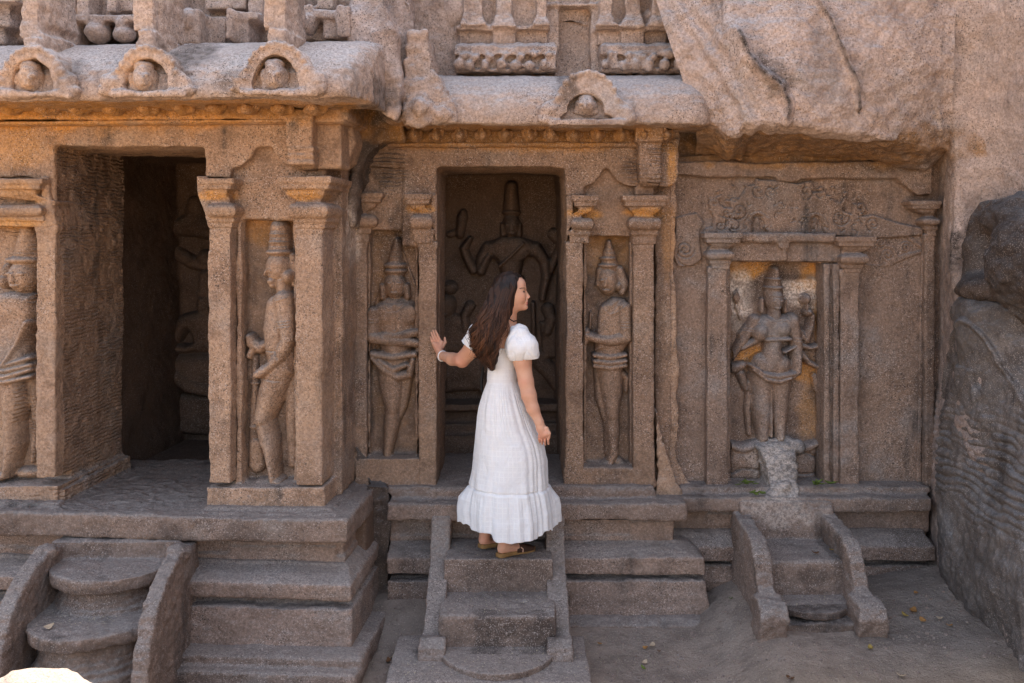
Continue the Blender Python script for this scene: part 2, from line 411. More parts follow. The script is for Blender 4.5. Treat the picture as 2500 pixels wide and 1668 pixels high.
    wv.inputs['Scale'].default_value = 13.0; wv.inputs['Distortion'].default_value = 5.0; wv.inputs['Detail'].default_value = 3; wv.inputs['Detail Scale'].default_value = 1.1
    ch = g.math('MULTIPLY', g.math('MULTIPLY', wv.outputs['Fac'], g.attr('chisel')), g.ramp(g.noise(9, 2), 0.35, 0.6))
    nb = g.bump(ch, 0.9, 0.018, nb); t.links.new(nb, b.inputs['Normal'])
    return m
M_STONE = stone('granite_carved', (0.385, 0.250, 0.172), (0.43, 0.277, 0.18), (0.32, 0.275, 0.245), 0.45, 1.0, 0.85)
M_STONE_MID = stone('granite_carved_shaded_wall', (0.285, 0.182, 0.125), (0.34, 0.22, 0.147), (0.26, 0.218, 0.188), 0.5, 1.0, 0.95)  # darker copy of the carved granite, shade put into its colour
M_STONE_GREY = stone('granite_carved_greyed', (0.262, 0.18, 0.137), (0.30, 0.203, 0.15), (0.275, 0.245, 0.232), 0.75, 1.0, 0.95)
M_INNER_SHADED = stone('granite_inner_chamber_shaded', (0.145, 0.092, 0.064), (0.175, 0.108, 0.074), (0.13, 0.097, 0.078), 0.2, 0.6, 0.3)  # darkened granite copy; deep chamber shade is put into the colour
M_CLIFF = stone('granite_cliff', (0.47, 0.36, 0.31), (0.51, 0.375, 0.31), (0.40, 0.36, 0.35), 0.6, 1.0, 0.6)
M_WORN = stone('granite_worn_step', (0.225, 0.160, 0.128), (0.265, 0.186, 0.145), (0.245, 0.213, 0.193), 0.6, 0.9, 0.8)
M_UPPER = stone('granite_pale_upper', (0.44, 0.33, 0.275), (0.48, 0.35, 0.28), (0.42, 0.385, 0.375), 0.45, 1.0, 0.6)  # paler granite for eaves and upper storeys
M_PLINTH = stone('granite_mauve_plinth', (0.285, 0.198, 0.156), (0.325, 0.222, 0.168), (0.275, 0.236, 0.213), 0.5, 1.0, 0.7)
M_GREY = stone('granite_grey_weathered', (0.165, 0.138, 0.122), (0.24, 0.20, 0.178), (0.235, 0.225, 0.225), 0.7, 0.8, 1.0)
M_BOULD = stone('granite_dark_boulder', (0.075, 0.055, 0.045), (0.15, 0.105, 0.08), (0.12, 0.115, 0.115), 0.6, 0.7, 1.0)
M_SUNROCK = stone('granite_foreground', (0.27, 0.20, 0.155), (0.31, 0.22, 0.16), (0.26, 0.21, 0.18), 0.2, 0.6, 0.0)
def flat(name, col, rough=0.6, spec=0.3, sub=None, bumpn=None, var=0.0, metal=0.0):
    m, t, b = nodes_of(name); g = NG(t)
    if var: c = g.mix(g.ramp(g.noise(14, 4), 0.3, 0.7), c4(*col), c4(*[x * (1 - var) for x in col])); t.links.new(c, b.inputs['Base Color'])
    else: b.inputs['Base Color'].default_value = c4(*col)
    b.inputs['Roughness'].default_value = rough; b.inputs['Specular IOR Level'].default_value = spec; b.inputs['Metallic'].default_value = metal
    if sub: b.inputs['Subsurface Weight'].default_value = sub; b.inputs['Subsurface Radius'].default_value = (0.02, 0.008, 0.004); b.inputs['Subsurface Scale'].default_value = 0.4
    if bumpn: t.links.new(g.bump(g.noise(bumpn[0], 4), bumpn[1], bumpn[2]), b.inputs['Normal'])
    return m
def ground_mat():
    m, t, b = nodes_of('packed_earth'); g = NG(t)
    col = g.mix(g.ramp(g.noise(0.9, 5, 0.6), 0.35, 0.65), c4(0.37, 0.285, 0.23), c4(0.265, 0.22, 0.19))
    col = g.mix(g.math('MULTIPLY', g.ramp(g.noise(5, 5, 0.65), 0.4, 0.7), 0.6), col, c4(0.16, 0.125, 0.105))
    col = g.mix(g.math('MULTIPLY', g.ramp(g.noise(120, 3, 0.6), 0.58, 0.68), 0.7), col, c4(0.56, 0.48, 0.38))
    sy = t.nodes.new('ShaderNodeSeparateXYZ'); g.inp(sy, 0, g.pos)
    col = g.mix(g.ramp(sy.outputs[1], 5.3, 3.9), col, c4(0.42, 0.285, 0.165))
    t.links.new(col, b.inputs['Base Color']); b.inputs['Roughness'].default_value = 0.95; b.inputs['Specular IOR Level'].default_value = 0.15
    h = g.math('ADD', g.noise(60, 5, 0.7), g.math('MULTIPLY', g.noise(12, 5, 0.7), 2.5)); t.links.new(g.bump(h, 0.9, 0.02), b.inputs['Normal'])
    return m
M_GROUND = ground_mat()
# ------------------------------------------------------------------ stains of this rock, with bounce glow and shade painted among them
for a in [('ochre', 60, 262, 5.62, 420, 60, 0.95, .36), ('ochre', 420, 262, 5.62, 460, 50, 0.85, .36), ('ochre', 0, 330, 5.7, 150, 70, 0.5, .4), ('ochre', 40, 480, 5.7, 60, 30, 0.4, .1),  # ochre under the left eave paints in the warm bounce glow
          ('ochre', 860, 258, 5.7, 40, 30, 1.0, .4), ('dark', 905, 262, 6.0, 90, 50, 0.8, .6), ('ochre', 1270, 330, 6.25, 460, 40, 0.75, .27), ('dark', 1270, 330, 6.25, 460, 34, 0.42, .27), ('dark', 1000, 330, 6.2, 120, 30, 0.5, .2),  # under the middle eave, bounce glow and shade are painted in
          ('dark', 700, 270, 5.7, 180, 30, 0.45, .3), ('dark', 300, 272, 5.62, 300, 12, 0.3, .3),  # shade below the left eave, painted as dark spots
          ('ochre', 530, 478, 5.7, 50, 16, 0.8, .3), ('ochre', 750, 478, 5.7, 50, 16, 0.8, .3), ('ochre', 20, 545, 5.7, 90, 14, 0.7, .3), ('ochre', 660, 560, 5.95, 90, 40, 0.6, .12), ('dark', 700, 590, 5.95, 30, 60, 0.7, .10), ('dark', 610, 700, 5.92, 30, 200, 0.45, .1), ('dark', 700, 1000, 5.92, 30, 180, 0.35, .05),  # ochre below capitals and atop the niche: bounce glow painted in
          ('ochre', 1425, 518, 6.2, 45, 14, 0.9, .3), ('ochre', 1575, 518, 6.2, 55, 14, 0.9, .3), ('ochre', 1030, 510, 6.2, 40, 12, 0.8, .3), ('ochre', 1640, 400, 6.2, 14, 60, 0.8, .3),  # ochre on capital undersides holds painted bounce light
          ('dark', 960, 700, 6.43, 70, 170, 0.55, .04), ('dark', 960, 1000, 6.43, 70, 120, 0.3, .04), ('ochre', 960, 800, 6.43, 60, 240, 0.3, .05), ('dark', 1485, 690, 6.45, 70, 130, 0.65, .04), ('dark', 1485, 950, 6.45, 70, 170, 0.35, .04), ('ochre', 1485, 620, 6.45, 60, 60, 0.5, .04),
          ('ochre', 1830, 660, 6.6, 60, 26, 1.0, .04), ('ochre', 1985, 680, 6.6, 48, 44, 1.0, .04), ('pale', 1806, 720, 6.6, 36, 80, 1.0, .04), ('pale', 1955, 715, 6.6, 80, 40, 1.0, .04), ('ochre', 2002, 740, 6.6, 16, 90, .9, .04),
          ('dark', 1850, 715, 6.6, 40, 40, 0.6, .04), ('dark', 1930, 676, 6.6, 70, 10, 0.7, .04), ('pale', 1800, 790, 6.6, 16, 30, 0.9, .04), ('ochre', 1835, 870, 6.6, 40, 26, 0.9, .04),
          ('ochre', 1975, 905, 6.6, 34, 40, 0.9, .04), ('dark', 1800, 790, 6.6, 24, 24, 0.6, .04), ('dark', 2000, 960, 6.6, 30, 50, 0.7, .04), ('ochre', 1980, 1000, 6.6, 40, 90, 0.4, .04), ('dark', 1850, 1050, 6.6, 90, 90, .3, .04),
          ('pale', 1895, 1140, 6.4, 60, 90, 0.5, .25), ('pale', 1910, 1250, 6.15, 100, 40, 0.3, .15), ('pale', 865, 560, 6.3, 20, 90, 0.8, .3), ('dark', 975, 560, 6.2, 30, 70, 0.7, .3), ('dark', 925, 400, 6.2, 40, 60, 0.55, .3),
          ('dark', 470, 125, 5.4, 70, 45, 0.8, .4), ('dark', 1385, 200, 6.0, 26, 90, 0.7, .4), ('dark', 580, 205, 5.3, 40, 36, 0.5, .4), ('dark', 170, 180, 5.2, 22, 50, 0.5, .3), ('dark', 445, 190, 5.2, 14, 50, 0.5, .3), ('dark', 930, 30, 5.9, 40, 60, 0.3, .6),
          ('ochre', 1630, 590, 6.4, 20, 90, 0.35, .3), ('ochre', 75, 190, 5.25, 55, 45, 0.3, .14), ('ochre', 355, 190, 5.25, 55, 45, 0.3, .14), ('ochre', 670, 190, 5.25, 60, 45, 0.3, .14),
          ('chisel', 200, 480, 6.25, 130, 150, 1.0, .45), ('chisel', 235, 950, 6.3, 120, 400, 0.55, .45), ('chisel', 960, 410, 6.25, 45, 70, 1.0, .3), ('chisel', 1590, 390, 6.0, 60, 80, 0.8, .3), ('dark', 215, 420, 6.25, 90, 90, 0.45, .45), ('dark', 215, 850, 6.3, 110, 400, 0.28, .45),  # dark spots on the left jamb paint in its shaded side
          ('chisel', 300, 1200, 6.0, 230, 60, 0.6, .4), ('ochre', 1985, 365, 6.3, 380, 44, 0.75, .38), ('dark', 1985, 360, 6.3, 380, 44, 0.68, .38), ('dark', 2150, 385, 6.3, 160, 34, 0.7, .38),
          ('dark', 1690, 350, 6.3, 80, 40, .6, .3), ('dark', 1600, 800, 6.4, 20, 300, .4, .2), ('dark', 830, 800, 6.4, 60, 500, .45, .5), ('dark', 2300, 700, 6.4, 20, 400, .45, .3),  # last dark strip paints in the shadow gap at the right edge
          ('dark', 1300, 1400, 5.7, 60, 36, 0.5, .15), ('dark', 1180, 1530, 5.36, 30, 30, 0.8, .1), ('dark', 1240, 1540, 5.36, 26, 30, .7, .1), ('dark', 1320, 1530, 5.36, 34, 36, .8, .1), ('dark', 250, 1440, 5.2, 130, 18, .5, .2), ('dark', 180, 1580, 4.9, 140, 18, .5, .2), ('dark', 1990, 1410, 5.7, 60, 26, .6, .1), ('dark', 2000, 1520, 5.4, 90, 40, .85, .15),
          ('dark', 2060, 120, 5.6, 16, 120, .25, .5), ('dark', 1880, 200, 5.9, 26, 40, .7, .5), ('dark', 2405, 630, 5.5, 62, 130, 1.0, .6), ('pale', 2430, 478, 5.4, 60, 8, .8, .4), ('dark', 2440, 500, 5.4, 90, 20, .8, .4), ('dark', 2420, 740, 5.6, 110, 24, .7, .5), ('dark', 2380, 1420, 5.6, 120, 160, .55, .7), ('dark', 2400, 1080, 5.6, 140, 330, .42, .6), ('dark', 2318, 900, 6.1, 26, 330, .6, .4), ('dark', 2420, 790, 5.5, 110, 60, .5, .5), ('dark', 960, 850, 6.42, 66, 330, .5, .04), ('dark', 1485, 850, 6.44, 66, 330, .5, .04), ('dark', 660, 850, 5.92, 72, 380, .5, .07), ('dark', 1190, 1560, 5.36, 50, 60, 0.7, .1), ('dark', 1320, 1545, 5.36, 60, 50, .7, .1), ('dark', 1240, 1410, 5.73, 150, 50, 0.45, .1), ('dark', 1010, 1400, 6.05, 60, 140, .45, .2), ('dark', 700, 1600, 5.4, 200, 20, .3, .1), ('dark', 1450, 1480, 5.9, 200, 16, .25, .15), ('dark', 600, 1300, 5.5, 60, 30, .5, .1), ('dark', 420, 1300, 5.5, 40, 30, .6, .1), ('dark', 1700, 1310, 6.2, 50, 100, .4, .2), ('dark', 2010, 1330, 6.0, 14, 80, .6, .3)]:  # includes painted shade of boulder hollow and side gap, and painted lit top edge
    k, px, py, Y, rx, ry, s, dy = a
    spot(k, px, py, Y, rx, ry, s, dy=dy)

def pilaster(parent, F, x0, x1, ys, yb, d, dback, ab, cu, nk, wide=0.0, fl=False):
    """engaged pillar: shaft, and a capital of slab, flaring neck, round cushion and bands.  ab/cu = (x0, x1, y0, y1)"""
    p = Stone(F); p.stack([(ys, x0, x1, d), (yb, x0 - wide, x1 + wide, d - 0.012)], dback); p.stack([(ys - 6, x0 - 2, x1 + 2, d - 0.008), (ys + 10, x0 - 2, x1 + 2, d - 0.008)], dback)
    sh = p.done('pilaster', parent, 0.010, 2, 0.005, 0.007)
    c = Stone(F); a0, a1, b0, b1 = ab; h = b1 - b0; o = 0.085
    c.stack([(b0, a0, a1, d - o), (b0 + h * 0.50, a0, a1, d - o), (b0 + h * 0.52, a0 + 5, a1 - 5, d - o + 0.012), (b1, a0 + 6, a1 - 6, d - o + 0.014)], dback)
    c0, c1, e0, e1 = cu; m = (e0 + e1) / 2; r = (e1 - e0) / 2
    c.stack([(b1 - 2, a0 + 14, a1 - 14, d - o * 0.62), (b1 + (e0 - b1) * 0.35, a0 + 18, a1 - 18, d - o * 0.5), (b1 + (e0 - b1) * 0.8, x0 + 2, x1 - 2, d - 0.012), (e0 + 3, x0 + 4, x1 - 4, d - 0.006)], dback)
    L = []
    for i in range(9):
        t = -math.pi / 2 + math.pi * i / 8; q = math.cos(t) ** 0.8 if i not in (0, 8) else 0
        L.append((m + r * math.sin(t), c0 + (1 - q) * 15, c1 - (1 - q) * 15, d - 0.02 - 0.06 * q))
    c.stack(L, dback)
    n0, n1, f0, f1 = nk; f2 = f0 + (f1 - f0) * 0.3
    c.stack([(f0 - 2, n0, n1, d - 0.034), (f2, n0, n1, d - 0.034), (f2 + 1, n0 + 4, n1 - 4, d - 0.020), (f1, n0 + 5, n1 - 5, d - 0.016)], dback)
    if fl:
        for k in range(7):
            x = n0 + 6 + (n1 - n0 - 12) * k / 6; c.prism([(x - 1.8, f2), (x + 1.8, f2), (x + 0.8, f1), (x - 0.8, f1)], d - 0.03, dback)
    c.done('capital', sh, 0.007, 1, 0.003, 0.003)
    return sh
def frieze(parent, F, x0, x1, y0, y1, d, step, seed, db):
    """the row of crouching dwarfs and garlands under the eave"""
    p = Stone(F); p.box(x0, y0 - 6, x1, y1 + 8, db, db + 0.5); r = random.Random(seed); x = x0 + step * 0.5
    while x < x1 - step * 0.3:
        h = y1 - y0
        p.ball(x, y0 + h * 0.55, d, step * 0.24, h * 0.42, 0.09); p.ball(x - step * 0.05, y0 + h * 0.12, d - 0.02, step * 0.12, h * 0.26, 0.05)
        for sg in (-1, 1): p.ball(x + sg * step * 0.24, y0 + h * r.uniform(0.35, 0.6), d, step * 0.13, h * 0.32, 0.035)
        x += step * r.uniform(0.94, 1.06)
    return p.done('dwarf_frieze', parent, 0.009, 2, 0.006, 0.006)
def kudu(parent, F, cx, yb, yt, wd, d0, d1, niche, stalk=None, ears=True, face=True, name='horseshoe_arch'):
    """horseshoe gable on the eave with a head looking out of it"""
    p = Stone(F); H = yb - yt; nx, ny, nw, nh = niche
    def arch(w, top, bot, n=26, k=1.0):
        return [(cx + w * math.cos(math.pi - math.pi * i / n), bot - (bot - top) * max(0.0, math.sin(math.pi * i / n)) ** k) for i in range(n + 1)]
    outer = arch(wd, yt, yb - 8, k=0.85); inner = [(nx + nw * math.cos(math.pi * i / 20), ny - nh * max(0.0, math.sin(math.pi * i / 20)) ** 0.9) for i in range(21)]
    base = [(cx - wd - 6, yb - 8), (cx - wd - 8, yb)]; be = [(cx + wd + 8, yb), (cx + wd + 6, yb - 8)]
    # ring as left and right halves, so that the opening stays open
    no = len(outer) // 2; ni = len(inner) // 2
    p.prism(outer[:no + 1] + [(nx, inner[ni][1])] + inner[ni:][:], d0, d1, dref=d0)
    p.prism([(nx, inner[ni][1])] + outer[no:] + inner[:ni], d0, d1, dref=d0)
    p.prism([(cx - wd - 6, yb - 14), (cx + wd + 6, yb - 14), (cx + wd + 10, yb), (cx - wd - 10, yb)], d0 - 0.02, d1)
    p.prism(arch(wd * 0.84, yt + 14, yb - 8, k=0.85), d0 + 0.14, d1 + 0.1)
    rim = arch(wd - 5, yt + 5, yb - 16, 40, 0.85)
    for i in range(2, len(rim) - 2, 3): p.ball(rim[i][0], rim[i][1], d0, 9, 8, 0.022, 8)
    if ears:
        for sg in (-1, 1):
            p.ball(cx + sg * (wd + 6), yb - 30, d0 + 0.03, 24, 26, 0.05); p.ball(cx + sg * (wd + 16), yb - 14, d0 + 0.03, 20, 14, 0.05); p.ball(cx + sg * (wd - 4), yb - 50, d0 + 0.02, 13, 13, 0.03)
    if stalk:
        for pts, da, db in stalk: p.prism(pts, da, db)
    o = p.done(name, parent, 0.010, 2, 0.010, 0.010, M_UPPER)
    if face:
        f = Stone(F); f.ball(nx - 2, ny - nh * 0.40, d0 + 0.03, nw * 0.46, nh * 0.42, 0.06); f.ball(nx - 2, ny - nh * 0.05, d0 + 0.07, nw * 0.72, nh * 0.24, 0.05)
        for sg in (-1, 1): f.ball(nx - 2 + sg * nw * .46, ny - nh * .35, d0 + .06, nw * .16, nh * .26, .04)
        f.ball(nx - 2, ny - nh * 0.74, d0 + 0.05, nw * 0.44, nh * 0.16, 0.055); f.ball(nx - 3, ny - nh * 0.38, d0 - 0.025, 4.5, 9, 0.022); f.ball(nx - 3, ny - nh * 0.20, d0 - 0.01, 10, 3.5, 0.022)
        for sg in (-1, 1): f.ball(nx - 3 + sg * 9, ny - nh * .48, d0 - .012, 7, 3.5, .022)
        f.done('peering_head', o, 0.008, 1, 0.006, 0.004, M_UPPER)
    return o
def rail_profile(F, pts, zbot, yback):
    return pts

# ================================================================== LEFT SHRINE (the nearest, turned slightly)
LX = lambda px, d=5.68: FL.U(px, 700, d)[0]
left = empty('rock_cut_shrine', (-1.7, 5.9, 0.0), 'left shrine of pink granite, its dark doorway empty, three horseshoe arches on its eave', 'shrine', 'shrines carved into the rock face')
s = Stone(FL)
s.box(-190, 296, 832, 356, 5.68, 6.5); s.box(-190, 296, 133, 432, 5.69, 6.52); s.box(-190, 356, 133, 1262, 5.88, 6.55, dref=5.68); s.box(505, 296, 786, 1262, 5.90, 6.6, dref=5.68)
s.box(503, 300, 788, 536, 5.755, 6.3, dref=5.72); s.box(84, 432, 133, 560, 5.70, 6.3); s.box(-190, 432, 90, 552, 5.74, 6.3)
s.prism([(500, 300), (832, 300), (832, 410), (720, 410), (697, 402), (678, 388), (669, 373), (667, 358), (628, 358), (618, 367), (609, 390), (586, 406), (561, 411), (561, 432), (500, 432)], 5.68, 5.9)
s.box(-190, 1186, 141, 1256, 5.675, 6.54); s.box(502, 1190, 792, 1256, 5.675, 6.59)
s.box(566, 545, 572, 1195, 5.80, 5.98); s.box(575, 540, 590, 1192, 5.76, 5.98); s.box(718, 540, 726, 1192, 5.80, 5.98)
s.box(786, 296, 806, 1240, 5.95, 6.55, dref=5.68)
s.done('wall', left, 0.011, 2, 0.006, 0.010)
for pts in ([(100, 430), (116, 432), (118, 470), (128, 505), (137, 548), (100, 560)], [(480, 430), (505, 430), (520, 560), (507, 560), (498, 520), (482, 478)]):
    s = Stone(FL); s.prism(pts, 5.665, 6.3); s.done('corbel_profile', left, 0.008, 1, 0.004, 0.004)
pilaster(left, FL, 88, 135, 552, 1190, 5.68, 6.2, (-60, 102, 430, 458), (-40, 100, 496, 528), (-36, 106, 531, 552), 0)
pilaster(left, FL, 508, 563, 556, 1196, 5.68, 6.0, (482, 570, 432, 459), (500, 575, 495, 532), (506, 572, 534, 556), 0)
pilaster(left, FL, 722, 786, 558, 1196, 5.68, 6.1, (678, 808, 428, 460), (701, 800, 494, 534), (716, 797, 536, 558), 0)
# bracket above the right pillar, and the one turning the corner
s = Stone(FL); s.stack([(262, 678, 764, 5.54), (284, 680, 764, 5.54), (285, 696, 762, 5.56), (350, 698, 760, 5.57)], 5.9)
for y in (352, 369, 386): s.stack([(y, 702, 762, 5.585), (y + 3, 700, 764, 5.565), (y + 9, 700, 766, 5.558), (y + 14, 702, 766, 5.57), (y + 16, 706, 762, 5.595)], 5.9)
s.stack([(402, 712, 768, 5.60), (412, 726, 764, 5.66)], 5.9)
s.done('bracket', left, 0.009, 1, 0.004, 0.004)
s = Stone(FL); s.prism([(780, 285), (858, 275), (862, 345), (848, 392), (826, 414), (790, 414), (782, 400)], 5.86, 6.6, dref=5.86); s.done('bracket', left, 0.012, 3, 0.008, 0.02)
# eave
prof = [(6.6, 92), (5.95, 96), (5.58, 97), (5.44, 104), (5.33, 118), (5.25, 138), (5.19, 162), (5.16, 190), (5.15, 216), (5.16, 232), (5.24, 236), (5.45, 250), (5.6, 262), (6.6, 262)]
s = Stone(FL); s.mould([(-190, 0), (838, 0), (862, 0.03), (878, 0.09), (890, 0.2)], prof, 5.2)
s.done('eave', left, 0.012, 2, 0.007, 0.008, M_UPPER)
frieze(left, FL, -190, 850, 243, 284, 5.52, 84, 5, 5.60)
s = Stone(FL); s.stack([(284, -190, 842, 5.60), (292, -190, 842, 5.60), (298, -190, 838, 5.64)], 6.4); s.done('string_moulding', left, 0.010, 1, 0.005, 0.005)
kudu(left, FL, 80, 236, 112, 80, 5.10, 5.5, (76, 224, 55, 82), stalk=[([(50, -60), (92, -60), (92, 76), (104, 82), (104, 96), (56, 96), (40, 84), (46, 76)], 5.22, 5.6), ([(54, 90), (92, 90), (92, 130), (54, 130)], 5.16, 5.5), ([(92, -60), (112, -60), (122, 60), (92, 76)], 5.3, 5.6)])
kudu(left, FL, 360, 234, 110, 82, 5.10, 5.5, (354, 222, 57, 80), stalk=[([(322, -60), (372, -60), (374, 66), (372, 74), (326, 74), (324, 66)], 5.22, 5.6), ([(332, 70), (370, 70), (372, 130), (330, 130)], 5.16, 5.5), ([(372, -60), (392, -60), (396, 92), (374, 74)], 5.3, 5.6)])
kudu(left, FL, 676, 231, 100, 86, 5.10, 5.5, (673, 219, 58, 84), stalk=[([(646, -60), (694, -60), (696, 62), (700, 70), (640, 70), (642, 56)], 5.22, 5.6), ([(652, 66), (694, 66), (694, 120), (650, 120)], 5.15, 5.5), ([(694, -60), (702, -60), (711, 98), (695, 76)], 5.3, 5.6)])
# upper storey: little pavilions in a row
s = Stone(FL); s.box(-190, -90, 858, 100, 5.98, 6.8)
for (a, b, c, e, d) in [(-190, 6, -120, 60, 5.80), (-60, -30, 40, 6, 5.72), (-60, 14, 24, 62, 5.80), (-60, 62, 10, 108, 5.86), (-110, -60, -70, 100, 5.84),
                        (128, 34, 150, 110, 5.74), (138, 44, 190, 110, 5.76), (168, 34, 330, 52, 5.72), (192, 56, 214, 108, 5.9),
                        (182, -60, 218, 30, 5.80), (256, -60, 284, 30, 5.80), (128, -60, 180, 14, 5.9), (288, -60, 325, 28, 5.86),
                        (392, -60, 440, 36, 5.80), (396, 36, 442, 104, 5.80), (442, 22, 484, 106, 5.74), (484, 40, 552, 108, 5.90), (500, -60, 600, 22, 5.88),
                        (551, 20, 566, 92, 5.72), (562, 28, 628, 48, 5.73), (566, 50, 606, 104, 5.74), (604, -60, 640, 30, 5.82),
                        (706, 12, 742, 50, 5.78), (708, 50, 800, 98, 5.92), (742, 10, 762, 44, 5.76), (764, 22, 822, 44, 5.74), (788, 44, 822, 90, 5.78), (822, 12, 852, 88, 5.72), (700, -60, 732, 4, 5.85), (775, -60, 812, 20, 5.82)]:
    s.box(a, b, e if False else c, e, d, 6.3)
for (x, y, rx, ry) in [(242, 78, 30, 27), (304, 84, 25, 20), (304, 62, 16, 20), (420, 74, 22, 30), (463, 50, 20, 30), (755, 60, 20, 26)]: s.ball(x, y, 5.78, rx, ry, 0.09)
s.done('upper_storey', left, 0.011, 2, 0.008, 0.012, M_UPPER)
# plinth courses
yl = -190
s = Stone(FL); s.stack([(1250, yl, 145, 5.62), (1262, yl, 147, 5.61), (1264, yl, 150, 5.585), (1276, yl, 152, 5.58)], 6.55); s.stack([(1252, 498, 806, 5.63), (1262, 496, 812, 5.62), (1264, 492, 822, 5.57), (1274, 490, 828, 5.56)], 6.7)
s.stack([(1277, yl, 846, 5.50), (1282, yl, 850, 5.485), (1334, yl, 850, 5.485), (1338, yl, 846, 5.50)], 6.9, dref=5.5)
s.done('floor_slab', left, 0.011, 2, 0.007, 0.012, M_WORN)
s = Stone(FL); s.stack([(1330, yl, 822, 5.66), (1372, yl, 822, 5.66)], 6.9, dref=5.5); s.stack([(1370, yl, 828, 5.64), (1392, yl, 828, 5.64)], 6.9, dref=5.5); s.box(560, 1336, 820, 1371, 5.645, 5.9); s.box(yl, 1336, 60, 1371, 5.645, 5.9)
s.done('recessed_course', left, 0.010, 2, 0.005, 0.008, M_PLINTH)
s = Stone(FL); s.stack([(1384, yl, 830, 5.62), (1392, yl, 838, 5.61), (1440, yl, 862, 5.43), (1444, yl, 864, 5.425), (1480, yl, 864, 5.43)], 6.9, dref=5.5); s.done('sloping_course', left, 0.011, 2, 0.006, 0.010, M_PLINTH)
s = Stone(FL); s.stack([(1476, yl, 852, 5.53), (1498, yl, 852, 5.53)], 6.9, dref=5.5); s.stack([(1497, yl, 862, 5.46), (1502, yl, 864, 5.44), (1606, yl, 866, 5.40)], 6.9, dref=5.5); s.done('block_course', left, 0.011, 2, 0.007, 0.012, M_PLINTH)
s = Stone(FL); s.stack([(1604, yl, 884, 5.36), (1624, yl, 894, 5.26), (1628, yl, 896, 5.25), (1668, yl, 898, 5.25)], 6.9, dref=5.4); s.stack([(1666, 430, 880, 5.16), (1760, 430, 880, 5.16)], 6.9, dref=5.3)
s.done('footing_course', left, 0.012, 2, 0.008, 0.016, M_WORN)
# chamber
def chamber(parent, F, xl, xr, ztop, zbot, d0, d1, thick=0.25):
    s = Stone(F); xl2, xr2 = xl - thick, xr + thick
    s.yz(xl2, xl, [(d0, zbot - .2), (d1 + thick, zbot - .2), (d1 + thick, ztop + .3), (d0, ztop + .3)]); s.yz(xr, xr2, [(d0, zbot - .2), (d1 + thick, zbot - .2), (d1 + thick, ztop + .3), (d0, ztop + .3)])
    s.yz(xl2 + .01, xr2 - .01, [(d1, zbot - .25), (d1 + thick, zbot - .25), (d1 + thick, ztop + .31), (d1, ztop + .31)])
    s.yz(xl2 + .01, xr2 - .01, [(d0, ztop), (d1 + thick, ztop), (d1 + thick, ztop + .35), (d0, ztop + .35)])
    w = s.done('chamber_wall', parent, 0.02, 2, 0.006, 0.012, M_INNER_SHADED)
    f = Stone(F); f.yz(xl2 - .1, xr2 + .1, [(d0 - .55, zbot - .3), (d1 + thick + .1, zbot - .3), (d1 + thick + .1, zbot), (d0 - .55, zbot)]); f.done('chamber_floor', parent, 0.02, 2, 0.006, 0.008, M_INNER_SHADED)
    return w
zf = FL.U(700, 1290, 5.5)[2]; ztl = FL.U(300, 354, 5.68)[2]
chamber(left, FL, LX(133) - 0.16, LX(500) + 0.5, ztl + 0.06, zf + 0.005, 6.5, 7.85)
s = Stone(FL); a = FL.U(141, 1190, 5.68); s.yz(a[0] - .1, a[0] + .035, [(5.7, zf - .1), (6.56, zf - .1), (6.56, zf + .16), (5.7, zf + .15)]); s.done('door_kerb', left, 0.010, 2, 0.010, 0.012)

# ================================================================== CENTRE SHRINE
centre = empty('rock_cut_shrine', (0.1, 6.3, 0.0), 'middle shrine whose doorway the woman stands in front of, with a straight flight of steps', 'shrine', 'shrines carved into the rock face')
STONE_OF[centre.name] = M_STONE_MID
s = Stone(FC)
s.box(880, 352, 1618, 407, 6.25, 7.0); s.box(868, 352, 1068, 1192, 6.42, 7.0, dref=6.25); s.box(1382, 352, 1600, 1192, 6.44, 7.0, dref=6.25)
s.box(868, 352, 1066, 560, 6.29, 6.9); s.prism([(896, 535), (930, 550), (1000, 545), (1022, 535), (1022, 500), (896, 500)], 6.30, 6.6); s.box(984, 400, 1066, 600, 6.262, 6.9)
s.box(1384, 352, 1598, 578, 6.325, 6.9, dref=6.28)
s.prism([(1382, 352), (1614, 352), (1612, 456), (1547, 456), (1528, 454), (1512, 446), (1497, 429), (1484, 410), (1476, 410), (1466, 429), (1451, 448), (1426, 454), (1426, 477), (1382, 477)], 6.25, 6.5)
s.box(864, 1120, 1067, 1192, 6.245, 7.0); s.box(1380, 1142, 1602, 1192, 6.245, 7.0)
s.box(1425, 590, 1431, 1150, 6.33, 6.5); s.box(1538, 590, 1545, 1150, 6.33, 6.5); s.box(898, 560, 903, 1120, 6.33, 6.5); s.box(1015, 560, 1020, 1120, 6.33, 6.5)
s.box(1600, 440, 1640, 1192, 6.36, 7.0)
s.done('wall', centre, 0.011, 2, 0.006, 0.010)
pilaster(centre, FC, 860, 895, 592, 1128, 6.27, 6.6, (866, 934, 470, 494), (872, 920, 524, 556), (862, 905, 560, 592), 0)
pilaster(centre, FC, 1022, 1066, 596, 1190, 6.25, 6.6, (986, 1054, 473, 498), (1000, 1056, 524, 560), (1006, 1062, 563, 594), 0, True)
pilaster(centre, FC, 1383, 1422, 596, 1190, 6.25, 6.6, (1397, 1463, 477, 504), (1394, 1450, 532, 562), (1386, 1442, 565, 594), 2)
pilaster(centre, FC, 1547, 1597, 598, 1190, 6.25, 6.7, (1520, 1632, 477, 504), (1534, 1616, 530, 563), (1540, 1608, 565, 597), 2)
for pts in ([(1052, 473), (1067, 473), (1067, 596), (1060, 570), (1052, 545)], [(1383, 477), (1399, 477), (1399, 548), (1390, 560), (1383, 596)]):
    s = Stone(FC); s.prism(pts, 6.235, 6.5); s.done('corbel_profile', centre, 0.008, 1, 0.004, 0.004)
